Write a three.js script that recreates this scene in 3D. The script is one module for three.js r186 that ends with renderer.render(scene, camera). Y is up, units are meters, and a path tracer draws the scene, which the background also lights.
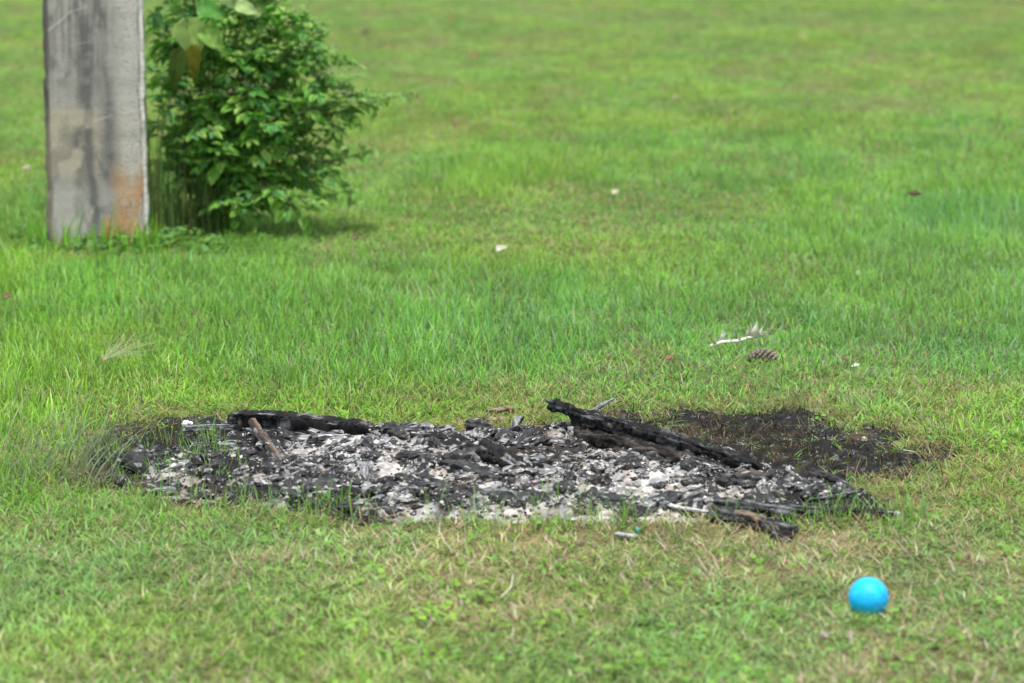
import * as THREE from 'three';

// ---------------------------------------------------------------- camera, sky, sun, exposure
const W = 1024, H = 683, FOCAL = 3000, EYE = 1.5, PITCH = 9.3 * Math.PI / 180;
const scene = new THREE.Scene();
const camera = new THREE.PerspectiveCamera(2 * Math.atan(H / 2 / FOCAL) * 180 / Math.PI, W / H, 0.1, 1500);
camera.position.set(0, EYE, 0);
camera.rotation.set(-PITCH, 0, 0);
camera.focus = 7.9;
camera.userData.fStop = 3.7;
scene.add(camera);

const EL = 71 * Math.PI / 180, AZ = 6 * Math.PI / 180;      // sun high in thin haze, behind the camera
const sunDir = new THREE.Vector3(Math.cos(EL) * Math.sin(AZ), Math.sin(EL), Math.cos(EL) * Math.cos(AZ));
{   // bright hazy sky: white round the horizon, pale blue overhead
  const w = 512, h = 256, d = new Float32Array(w * h * 4);
  for (let y = 0; y < h; y++) for (let x = 0; x < w; x++) {
    const el = ((y + 0.5) / h - 0.5) * Math.PI, t = Math.max(0, Math.sin(el)), o = (y * w + x) * 4, k = 0.74 * (1 - 0.25 * t);
    d[o] = k * (1.02 - 0.26 * t); d[o + 1] = k * (1.02 - 0.13 * t); d[o + 2] = k * 1.04; d[o + 3] = 1;
  }
  const t = new THREE.DataTexture(d, w, h, THREE.RGBAFormat, THREE.FloatType);
  t.mapping = THREE.EquirectangularReflectionMapping; t.magFilter = THREE.LinearFilter; t.needsUpdate = true;
  scene.background = t; scene.environment = t;
}
const sun = new THREE.DirectionalLight(new THREE.Color(1, 0.95, 0.86), 3.2);
sun.name = 'sun';
sun.position.copy(sunDir).multiplyScalar(40).add(new THREE.Vector3(0, 0, -9));
sun.target.position.set(0, 0, -9); scene.add(sun.target);
sun.castShadow = true; sun.shadow.radius = 9; sun.shadow.mapSize.set(4096, 4096);
Object.assign(sun.shadow.camera, { left: -14, right: 14, top: 14, bottom: -14, near: 1, far: 90 });
scene.add(sun);
const renderer = new THREE.WebGLRenderer({ antialias: true });
renderer.setSize(W, H);
renderer.toneMapping = THREE.LinearToneMapping;
renderer.toneMappingExposure = 1.74;
renderer.outputColorSpace = THREE.SRGBColorSpace;
renderer.shadowMap.enabled = true; renderer.shadowMap.type = THREE.PCFSoftShadowMap;

// ---------------------------------------------------------------- helpers
function rngOf(seed) { let a = seed >>> 0; return () => { a = (a + 0x6D2B79F5) | 0; let t = Math.imul(a ^ (a >>> 15), 1 | a); t = (t + Math.imul(t ^ (t >>> 7), 61 | t)) ^ t; return ((t ^ (t >>> 14)) >>> 0) / 4294967296; }; }
const V = (x, y, z) => new THREE.Vector3(x, y, z);
const lerp = (a, b, t) => a + (b - a) * t;
const clamp = (x, a = 0, b = 1) => Math.min(b, Math.max(a, x));
const smooth = (a, b, x) => { const t = clamp((x - a) / (b - a)); return t * t * (3 - 2 * t); };
function hash3(x, y, z) { let h = Math.imul(x | 0, 374761393) ^ Math.imul(y | 0, 668265263) ^ Math.imul(z | 0, 2147483647 - 12345); h = Math.imul(h ^ (h >>> 13), 1274126177); h ^= h >>> 16; return (h >>> 0) / 4294967296; }
function noise3(x, y, z) {
  const xi = Math.floor(x), yi = Math.floor(y), zi = Math.floor(z);
  let fx = x - xi, fy = y - yi, fz = z - zi; fx = fx * fx * (3 - 2 * fx); fy = fy * fy * (3 - 2 * fy); fz = fz * fz * (3 - 2 * fz);
  const l = (a, b, t) => a + (b - a) * t, h = (i, j, k) => hash3(xi + i, yi + j, zi + k);
  return l(l(l(h(0, 0, 0), h(1, 0, 0), fx), l(h(0, 1, 0), h(1, 1, 0), fx), fy), l(l(h(0, 0, 1), h(1, 0, 1), fx), l(h(0, 1, 1), h(1, 1, 1), fx), fy), fz);
}
const fbm = (x, y, z = 0, o = 4) => { let s = 0, a = 0.5, n = 0; for (let i = 0; i < o; i++) { s += a * noise3(x, y, z + i * 17.3); n += a; a *= 0.5; x *= 2.03; y *= 2.03; z *= 2.03; } return s / n; };
const names = new Map();
function numbered(n) { const k = names.get(n) || 0; names.set(n, k + 1); return k ? n + '_' + String(k).padStart(3, '0') : n; }
function shade(o) { o.traverse(c => { if (c.isMesh) { c.castShadow = true; c.receiveShadow = true; } }); return o; }
function tag(o, label, category, group, kind) {
  o.userData.label = label;
  if (category) o.userData.category = category;
  if (group) o.userData.group = group;
  if (kind) o.userData.kind = kind;
  return o;
}
function add(name, o, label, category, group, kind) { o.name = numbered(name); tag(o, label, category, group, kind); scene.add(shade(o)); return o; }
function part(name, geo, mat, parent) { const m = new THREE.Mesh(geo, mat); m.name = name; m.castShadow = m.receiveShadow = true; parent.add(m); return m; }
// photograph <-> place
const SP = Math.sin(PITCH), CP = Math.cos(PITCH);
const hills = (x, z) => { const r = Math.hypot(x - 0, (z + 7.3) * 0.9); return smooth(1.2, 3, r) * 0.05 * (fbm(x * 0.55 + 9, z * 0.45 + 3, 1, 2) - 0.5); };
function ray(px, py) { const a = px - W / 2, b = H / 2 - py; return V(a, -SP * FOCAL + b * CP, -CP * FOCAL - b * SP); }
function ground(px, py, up = 0) { const r = ray(px, py); let h = 0, p; for (let i = 0; i < 4; i++) { const t = (EYE - h - up) / -r.y; p = V(r.x * t, h + up, r.z * t); h = hills(p.x, p.z); } return p; }
function atDepth(px, py, z) { const r = ray(px, py), t = z / r.z; return V(r.x * t, EYE + r.y * t, z); }
function project(x, y, z) { const dy = y - EYE, f = -dy * SP - z * CP, u = dy * CP - z * SP; return [W / 2 + x / f * FOCAL, H / 2 - u / f * FOCAL]; }

const POLE = ground(94.5, 247); POLE.z -= 0.12;

// geometry collector
class Geo {
  constructor() { this.p = []; this.c = []; this.i = []; this.n = 0; }
  v(x, y, z, c) { this.p.push(x, y, z); this.c.push(c[0], c[1], c[2]); return this.n++; }
  t(a, b, c) { this.i.push(a, b, c); }
  q(a, b, c, d) { this.i.push(a, b, c, a, c, d); }
  build(flat = false) {
    let g = new THREE.BufferGeometry();
    g.setAttribute('position', new THREE.Float32BufferAttribute(this.p, 3));
    g.setAttribute('color', new THREE.Float32BufferAttribute(this.c, 3));
    g.setIndex(this.i);
    if (flat) g = g.toNonIndexed();
    g.computeVertexNormals();
    return g;
  }
}
const mul = (c, k) => [c[0] * k, c[1] * k, c[2] * k];
const mix = (a, b, t) => [lerp(a[0], b[0], t), lerp(a[1], b[1], t), lerp(a[2], b[2], t)];

// ---------------------------------------------------------------- materials
const phys = o => new THREE.MeshPhysicalMaterial(Object.assign({ vertexColors: true, side: THREE.DoubleSide }, o));
const grassMat = phys({ color: 0xffffff, roughness: 0.95, transmission: 0.45, thickness: 0, specularIntensity: 0.25, clearcoat: 0.16, clearcoatRoughness: 0.3 });
const strawMat = phys({ color: 0xffffff, roughness: 0.92, transmission: 0.15, thickness: 0, specularIntensity: 0.3 });
const leafMat = phys({ color: 0xffffff, roughness: 0.92, transmission: 0.48, thickness: 0, specularIntensity: 0.3, clearcoat: 0.4, clearcoatRoughness: 0.3 });
const barkMat = phys({ color: 0xffffff, roughness: 0.85 });
const charMat = phys({ color: 0xffffff, roughness: 0.55, specularIntensity: 0.55 });
const woodMat = phys({ color: 0xffffff, roughness: 0.8, specularIntensity: 0.22 });
const ashMat = phys({ color: 0xffffff, roughness: 0.95, specularIntensity: 0.3 });
const dryMat = phys({ color: 0xffffff, roughness: 0.8 });

// ---------------------------------------------------------------- zones of the ground, laid out on the plane
const polyOf = pts => pts.map(([x, y]) => { const g = ground(x, y); return [g.x, g.z]; });
const ashPoly = polyOf([[92, 478], [105, 458], [185, 452], [215, 432], [300, 428], [375, 436], [470, 435], [560, 426], [640, 432], [740, 462], [800, 480], [850, 490], [890, 508], [800, 522], [720, 521], [640, 524], [560, 519], [480, 520], [370, 523], [300, 512], [200, 503], [120, 494]]);
const burnPoly = polyOf([[600, 440], [625, 419], [700, 413], [800, 417], [860, 428], [885, 447], [935, 456], [962, 468], [935, 479], [880, 488], [800, 490], [700, 470]]);
const burnLeft = polyOf([[95, 470], [110, 440], [180, 424], [240, 424], [250, 455], [180, 470]]);
function sdPoly(P, x, z) {
  let d = 1e9, inside = false;
  for (let i = 0, j = P.length - 1; i < P.length; j = i++) {
    const [ax, az] = P[i], [bx, bz] = P[j], ex = bx - ax, ez = bz - az, wx = x - ax, wz = z - az, t = clamp((wx * ex + wz * ez) / (ex * ex + ez * ez));
    d = Math.min(d, Math.hypot(wx - ex * t, wz - ez * t));
    if ((az > z) !== (bz > z) && x < (bx - ax) * (z - az) / (bz - az) + ax) inside = !inside;
  }
  return inside ? -d : d;
}
const far = (x, z) => x < -2.2 || x > 2.4 || z > -5 || z < -10.5;
const sdAsh = (x, z) => far(x, z) ? 2 : sdPoly(ashPoly, x, z) + (fbm(x * 9, z * 6, 5, 3) - 0.5) * 0.14;
const sdBurn = (x, z) => far(x, z) ? 2 : Math.min(sdPoly(burnPoly, x, z), sdPoly(burnLeft, x, z)) + (fbm(x * 8, z * 4, 8, 4) - 0.46) * 0.6;
const blob = (u, v, cu, cv, ru, rv) => Math.exp(-(((u - cu) / ru) ** 2 + ((v - cv) / rv) ** 2));
function field(x, z) {
  const [u, v] = project(x, 0, z), sa = sdAsh(x, z), sb = sdBurn(x, z), s = Math.min(sa, sb);
  const n1 = fbm(x * 0.9 + 40, z * 0.5 + 11, 2, 3), n2 = fbm(x * 3.1, z * 1.7, 4, 3), n3 = fbm(x * 7 + 3, z * 4, 6, 3);
  const fore = smooth(490, 560, v);
  let dry = 0.14 * smooth(0.56, 0.68, fbm(x * 5 + 31, z * 2.6, 12, 3)) + 0.5 * smooth(0.5, 0.72, n2) + 0.38 * smooth(0.48, 0.7, n3);
  dry += lerp(0.55, 0.22, fore) * smooth(0.32, 0.02, s) + 0.06 * fore;
  dry += 0.3 * blob(u, v, 610, 205, 150, 30) + 0.25 * blob(u, v, 480, 245, 100, 14) + 0.3 * blob(u, v, 560, 385, 300, 25) + 0.3 * blob(u, v, 900, 410, 120, 30) + 0.42 * blob(u, v, 520, 565, 280, 45) + 0.25 * blob(u, v, 960, 560, 120, 60);
  dry -= 0.45 * blob(u, v, 230, 335, 260, 60) + 0.35 * blob(u, v, 940, 270, 130, 90) + 0.3 * blob(u, v, 60, 620, 150, 70) + 0.25 * blob(u, v, 560, 670, 200, 30) + 0.3 * blob(u, v, 500, 180, 60, 20);
  dry = clamp(dry);
  let h = lerp(0.045, 0.066, smooth(0.4, 0.65, n1)) * lerp(1, 0.8, smooth(200, 40, v));
  h += 0.034 * blob(u, v, 250, 335, 330, 55) + 0.03 * blob(u, v, 900, 290, 170, 90) + 0.04 * blob(u, v, 970, 200, 80, 40) + 0.06 * blob(u, v, 20, 430, 70, 70) + 0.045 * blob(u, v, 50, 285, 110, 20) - 0.03 * blob(u, v, 97, 256, 80, 14) + 0.03 * blob(u, v, 480, 180, 60, 20);
  h *= lerp(1, 0.62, fore) * lerp(1, 0.72, smooth(0.3, 0.05, s)) * lerp(1, 0.78, dry);
  return { u, v, sa, sb, s, dry, h, fore, n1, n2, n3 };
}

// ---------------------------------------------------------------- the ground: one sheet to the horizon
{
  const xs = [], zs = [];
  for (const [a, b, d] of [[-600, -60, 60], [-60, -12, 6], [-12, -3, 0.5], [-3, 3, 0.05], [3, 12, 0.5], [12, 60, 6], [60, 600, 60]]) for (let x = a; x < b - 1e-6; x += d) xs.push(x); xs.push(600);
  for (const [a, b, d] of [[-900, -60, 60], [-60, -20, 1], [-20, -10, 0.2], [-10, -4, 0.05], [-4, 10, 1], [10, 310, 50]]) for (let z = a; z < b - 1e-6; z += d) zs.push(z); zs.push(310);
  const pos = [], col = [], uv = [], idx = [];
  for (const z of zs) for (const x of xs) {
    const f = field(x, z), far1 = smooth(25, 60, Math.hypot(x, z));
    pos.push(x, hills(x, z), z); uv.push(x / 0.8, z / 0.8);
    let c = mix([0.1, 0.15, 0.025], [0.22, 0.18, 0.085], f.dry);
    c = mix(c, [0.075, 0.13, 0.022], far1);
    c = mix(c, [0.02, 0.018, 0.016], smooth(0.05, -0.05, f.s) * 0.85);
    col.push(...c);
  }
  const n = xs.length;
  for (let j = 0; j < zs.length - 1; j++) for (let i = 0; i < n - 1; i++) { const a = j * n + i; idx.push(a, a + n, a + 1, a + 1, a + n, a + n + 1); }
  const g = new THREE.BufferGeometry();
  g.setAttribute('position', new THREE.Float32BufferAttribute(pos, 3)); g.setAttribute('color', new THREE.Float32BufferAttribute(col, 3)); g.setAttribute('uv', new THREE.Float32BufferAttribute(uv, 2));
  g.setIndex(idx); g.computeVertexNormals();
  const S = 512, d = new Uint8Array(S * S * 4), b = new Uint8Array(S * S * 4);
  const per = (x, y, f, k) => { const a = x / S * f, c = y / S * f, w = (p, q) => noise3(((p % f) + f) % f, ((q % f) + f) % f, k); const xi = Math.floor(a), yi = Math.floor(c), fx = a - xi, fy = c - yi, sx = fx * fx * (3 - 2 * fx), sy = fy * fy * (3 - 2 * fy); return lerp(lerp(w(xi, yi), w(xi + 1, yi), sx), lerp(w(xi, yi + 1), w(xi + 1, yi + 1), sx), sy); };
  for (let y = 0; y < S; y++) for (let x = 0; x < S; x++) {
    const k = 0.4 * per(x, y, 12, 1) + 0.3 * per(x, y, 50, 2) + 0.3 * per(x, y, 170, 3), o = (y * S + x) * 4, t = clamp(0.25 + 1.1 * k);
    d[o] = 255 * clamp(t * 1.02); d[o + 1] = 255 * clamp(t); d[o + 2] = 255 * clamp(t * 0.92); d[o + 3] = 255; b[o] = b[o + 1] = b[o + 2] = 255 * k; b[o + 3] = 255;
  }
  const tex = (a, srgb) => { const t = new THREE.DataTexture(a, S, S); t.wrapS = t.wrapT = THREE.RepeatWrapping; t.magFilter = THREE.LinearFilter; if (srgb) t.colorSpace = THREE.SRGBColorSpace; t.needsUpdate = true; return t; };
  const m = new THREE.Mesh(g, new THREE.MeshStandardMaterial({ vertexColors: true, map: tex(d, true), bumpMap: tex(b), bumpScale: 0.012, roughness: 1 }));
  add('ground', m, 'soil and short thatch under the grass of the field', null, null, 'structure');
}

// ---------------------------------------------------------------- grass
const GREENS = [[0.19, 0.45, 0.035], [0.225, 0.48, 0.04], [0.145, 0.41, 0.035], [0.275, 0.49, 0.06], [0.2, 0.45, 0.11]];
const STRAWS = [[0.36, 0.28, 0.135], [0.28, 0.22, 0.095], [0.46, 0.39, 0.24], [0.2, 0.145, 0.07], [0.27, 0.29, 0.08]];
function blade(g, r, o) {     // one curved, tapering blade
  const { x, z, h, w, dir, lean, curl, c0, c1 } = o, seg = o.seg || 4, dx = Math.cos(dir), dz = Math.sin(dir);
  const tw = (r() - 0.5) * 1.2, sx0 = -Math.sin(dir + tw), sz0 = Math.cos(dir + tw);
  let px = x, py = o.y || 0, pz = z, a = lean, pl = -1, pr = -1;
  for (let k = 0; k <= seg; k++) {
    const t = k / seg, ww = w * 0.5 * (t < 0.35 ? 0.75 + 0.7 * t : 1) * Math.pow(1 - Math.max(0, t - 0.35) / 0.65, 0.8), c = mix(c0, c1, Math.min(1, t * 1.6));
    if (k === seg) { const a1 = g.v(px, py, pz, c); g.t(pl, pr, a1); } else {
      const a1 = g.v(px - sx0 * ww, py, pz - sz0 * ww, c), b1 = g.v(px + sx0 * ww, py, pz + sz0 * ww, c);
      if (k) g.q(pl, pr, b1, a1); pl = a1; pr = b1;
    }
    const L = h / seg; px += Math.sin(a) * dx * L; pz += Math.sin(a) * dz * L; py += Math.cos(a) * L; a += curl / seg;
  }
}
const PALES = [[0.27, 0.49, 0.08], [0.32, 0.51, 0.12], [0.21, 0.45, 0.06], [0.37, 0.51, 0.16], [0.25, 0.49, 0.14]], WISPS = [[0.24, 0.38, 0.13], [0.3, 0.42, 0.2], [0.2, 0.36, 0.08], [0.36, 0.42, 0.22], [0.16, 0.33, 0.06]];
function grassClump(seed, n, rad, hh, w, spread, dryShare, cols = GREENS) {
  const r = rngOf(seed), g = new Geo();
  for (let i = 0; i < n; i++) {
    const a = r() * 6.283, q = Math.sqrt(r()) * rad, isDry = r() < dryShare, c = mul(isDry ? STRAWS[(r() * 5) | 0] : cols[(r() * 5) | 0], 0.6 + 0.65 * r());
    const base = isDry ? mul(c, 0.8) : mix(c, [0.14, 0.16, 0.045], 0.55);  // base tone lowered in colour to deepen shade in the gaps between blades
    blade(g, r, { x: Math.cos(a) * q, z: Math.sin(a) * q, h: hh * (0.3 + 0.6 * r() + 0.5 * r() * r() * r()), w: w * (0.7 + 0.6 * r()), dir: a + (r() - 0.5) * 3, lean: (0.08 + spread * r()) * 0.7, curl: 0.15 + spread * 1.5 * r(), c0: base, c1: c });
  }
  return g.build();
}
function strawClump(seed, n, rad) {
  const r = rngOf(seed), g = new Geo();
  for (let i = 0; i < n; i++) {
    const a = r() * 6.283, q = Math.sqrt(r()) * rad, c = mul(STRAWS[(r() * 5) | 0], 0.55 + 0.6 * r());
    blade(g, r, { x: Math.cos(a) * q, z: Math.sin(a) * q, y: 0.002 + 0.012 * r(), h: 0.015 + 0.035 * r(), w: 0.0011 + 0.0013 * r(), dir: r() * 6.283, lean: 0.9 + 0.6 * r(), curl: 0.35 * r(), c0: c, c1: mul(c, 1.1), seg: 3 });
  }
  return g.build();
}
function weedClump(seed, n, rad) {     // small round-leaved ground weeds
  const r = rngOf(seed), g = new Geo();
  for (let i = 0; i < n; i++) {
    const a = r() * 6.283, q = Math.sqrt(r()) * rad, x = Math.cos(a) * q, z = Math.sin(a) * q, y = 0.006 + 0.014 * r(), s = 0.004 + 0.004 * r(), c = mul(mix(GREENS[(r() * 5) | 0], [0.2, 0.3, 0.06], 0.4), 0.85 + 0.4 * r()), ta = r() * 6.283, tl = 0.5 * r();
    const ids = []; const m0 = g.v(x, y, z, mul(c, 0.8));
    for (let k = 0; k < 6; k++) { const t = k / 6 * 6.283, lx = Math.cos(t) * s, lz = Math.sin(t) * s * 0.75, ly = s * 0.2 + Math.cos(t - ta) * s * tl; const ca = Math.cos(ta), sa = Math.sin(ta); ids.push(g.v(x + lx * ca - lz * sa, y + ly, z + lx * sa + lz * ca, c)); }
    for (let k = 0; k < 6; k++) g.t(m0, ids[k], ids[(k + 1) % 6]);
  }
  return g.build();
}
const sets = {      // grass clumps hold blades one metre long; each copy is scaled to the height and spread it has where it stands
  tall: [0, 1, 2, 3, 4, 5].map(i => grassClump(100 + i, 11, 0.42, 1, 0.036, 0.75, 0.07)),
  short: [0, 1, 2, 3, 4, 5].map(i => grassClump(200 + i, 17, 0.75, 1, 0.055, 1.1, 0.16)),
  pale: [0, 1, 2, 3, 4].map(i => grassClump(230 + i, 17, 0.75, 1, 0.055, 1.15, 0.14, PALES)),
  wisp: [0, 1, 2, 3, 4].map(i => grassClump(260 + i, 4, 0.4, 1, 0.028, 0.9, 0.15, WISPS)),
  straw: [0, 1, 2, 3, 4].map(i => strawClump(300 + i, 16, 0.05)),
  weed: [0, 1, 2].map(i => weedClump(400 + i, 13, 0.04)),
};
const piles = {};
const dummy = new THREE.Object3D(), tint = new THREE.Color();
function put(zone, kind, x, z, sx, sy, c, r, y) {
  const vs = sets[kind], key = zone + '|' + kind + '|' + ((r() * vs.length) | 0);
  dummy.position.set(x, (y === undefined ? hills(x, z) : y) - 0.002, z); dummy.rotation.set((r() - 0.5) * 0.25, r() * 6.283, (r() - 0.5) * 0.25); dummy.scale.set(sx, sy, sx); dummy.updateMatrix();
  (piles[key] ||= { m: [], c: [] }); piles[key].m.push(...dummy.matrix.elements); piles[key].c.push(...c);
}
{
  const r = rngOf(7);
  for (let z = -4.3; z > -48;) {
    const D = -z, s = D < 9.5 ? 0.034 : 0.034 + (D - 9.5) * 0.0026, half = D * 0.171 * 1.22 + 0.7;
    for (let x0 = -half; x0 < half; x0 += s) {
      const x = x0 + (r() - 0.5) * s * 1.6, zz = z + (r() - 0.5) * s * 1.6, f = field(x, zz), zone = f.v > 500 ? 'front' : f.v > 170 ? 'middle' : 'distance';
      if (Math.abs(x - POLE.x) < 0.2 && Math.abs(zz - POLE.z) < 0.17) continue;
      const k = r(), big = D < 9.5 ? 1 : 1 + (D - 9.5) * 0.022, blotch = fbm(x * 1.6 + 70, zz * 0.9, 3, 3), blue = blob(f.u, f.v, 950, 280, 220, 130) * 0.8 + 0.5 * blob(f.u, f.v, 560, 330, 200, 60);
      let tn = (0.84 + 0.32 * r()) * (0.9 + 0.24 * smooth(0.3, 0.7, fbm(x * 4.5 + 20, zz * 2.2, 9, 3)));
      const yel = smooth(0.42, 0.68, blotch); tn *= 1 + 0.16 * smooth(0.07, 0.1, f.h);  // taller grass tinted lighter to offset the self-shadow between its blades
      const c = [tn * lerp(0.91, 1.1, yel) * lerp(1, 0.92, blue), tn * lerp(0.97, 1.04, yel), tn * lerp(1.15, 1.0, yel) * lerp(1, 1.7, blue)];
      
      let keep = f.sa < 0.03 ? 0.015 + 0.05 * smooth(-0.06, 0.03, f.sa) : 1;
      if (f.sb < 0.02) keep = Math.min(keep, (0.26 + 0.6 * smooth(-0.2, 0.03, f.sb)) * (0.45 + 2.2 * smooth(0.5, 0.62, f.n3)));
      keep *= lerp(1, 0.5, smooth(0.2, 0.0, f.s));
      const inBurn = f.s < 0.02;
      if (r() < keep) {
        const hgt = f.h * (0.75 + 0.5 * r()) * (inBurn ? 1.0 : 1);
        if (k < 0.7 * (1 - f.dry * 0.45)) { const tl = f.h > 0.06 && r() < 0.75; put(zone, r() < f.fore * 0.85 + 0.1 ? 'pale' : tl ? 'tall' : 'short', x, zz, (tl ? 0.09 : 0.062) * big, hgt * (tl ? 1.3 : 1.1), c, r); }
        else if (k < 0.88 - 0.2 * f.dry) put(zone, r() < f.fore * 0.85 + 0.1 ? 'pale' : 'short', x, zz, 0.062 * big, hgt * 0.9, c, r);
        else if (k < 0.9 && r() < 0.25) { if (!inBurn) put(zone, 'weed', x, zz, 0.95 * big, 1.4, [tn * 0.75, tn * 0.8, tn * 0.9], r); }
        else if (k < 0.97 && f.fore > 0.2 && blob(f.u, f.v, 520, 690, 330, 90) * 0.9 > r()) put(zone, 'weed', x, zz, 1.2, 1.2, c, r);
      }
      if (f.s > 0.05 && D < 22 && r() < 0.09 + 0.08 * blue + 0.07 * smooth(0.06, 0.1, f.h)) put(zone, 'wisp', x, zz, 0.1 * big, f.h * (0.9 + 0.9 * r()) + 0.01, [tn, tn, tn], r);
      if (r() < (0.05 + 0.6 * f.dry) * (f.sa < 0 ? 0.03 : f.sb < -0.05 ? 0.8 : 1)) { const b = (0.65 + 0.55 * r()) * (1 + 0.45 * f.fore), bd = f.sb < -0.03 ? 0.07 + 0.9 * r() * r() * r() : f.sb < 0.05 ? 0.25 + 0.6 * r() : 1; put(zone, 'straw', x, zz, big, big * (0.8 + 0.8 * r()), [b * bd, b * bd, b * bd * (1.05 + 0.35 * f.fore)], r); }
    }
    z -= s;
  }
  // longer single tufts along the near rim of the ash and through its left end
  for (let i = 0; i < 150; i++) {
    const u = 60 + r() * 860, q = r(), v = q < 0.75 ? lerp(496, 512, smooth(100, 500, u)) + r() * 26 : 440 + r() * 50, p = ground(q < 0.75 ? u : 95 + r() * 150, v), g = 0.85 + 0.3 * r();
    put('front', 'tall', p.x, p.z, 0.05 + 0.035 * r(), 0.06 + 0.07 * r(), [g * 1.05, g, g * 1.5], r);
  }
  for (let i = 0; i < 60; i++) { const p = ground(20 + r() * 260, 240 + r() * 18); if (Math.abs(p.x - POLE.x) < 0.21 && p.z < POLE.z + 0.13) continue; put('middle', 'weed', p.x, p.z, 1.7 + r(), 1.5 + 2 * r(), [0.6, 0.7, 0.8], r); }
  for (let i = 0; i < 26; i++) { const p = ground(846 + r() * 46, 617 + r() * 8); put('front', 'pale', p.x, p.z, 0.05, 0.02 + 0.03 * r(), [1, 1, 1], r); }
  for (let i = 0; i < 14; i++) { const p = ground(746 + r() * 34, 366 + r() * 6); put('middle', 'tall', p.x, p.z, 0.05, 0.04 + 0.04 * r(), [1, 1, 1], r); }
  const LAB = {
    front: ['short grass mixed with straw on the near side of the burnt patch', 'grass'],
    middle: ['bright green grass between the burnt patch and the concrete pole', 'grass'],
    distance: ['blurred lawn of grass stretching away beyond the pole and bush', 'grass'],
  };
  const KN = { tall: 'long_grass', short: 'short_grass', pale: 'pale_grass', wisp: 'thin_stalks', straw: 'dry_straw', weed: 'ground_weed' };
  for (const zone of ['front', 'middle', 'distance']) {
    const grp = new THREE.Group();
    for (const key of Object.keys(piles).filter(k => k.startsWith(zone + '|')).sort()) {
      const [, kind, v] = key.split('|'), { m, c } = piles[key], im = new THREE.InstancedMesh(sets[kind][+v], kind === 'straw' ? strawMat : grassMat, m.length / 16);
      im.instanceMatrix.array.set(m); im.instanceColor = new THREE.InstancedBufferAttribute(new Float32Array(c), 3);
      im.name = KN[kind] + (+v ? '_' + v.padStart(3, '0') : ''); im.userData.kind = 'stuff'; grp.add(im);
    }
    add('grass', grp, LAB[zone][0], LAB[zone][1], null, 'stuff');
  }
}

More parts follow.
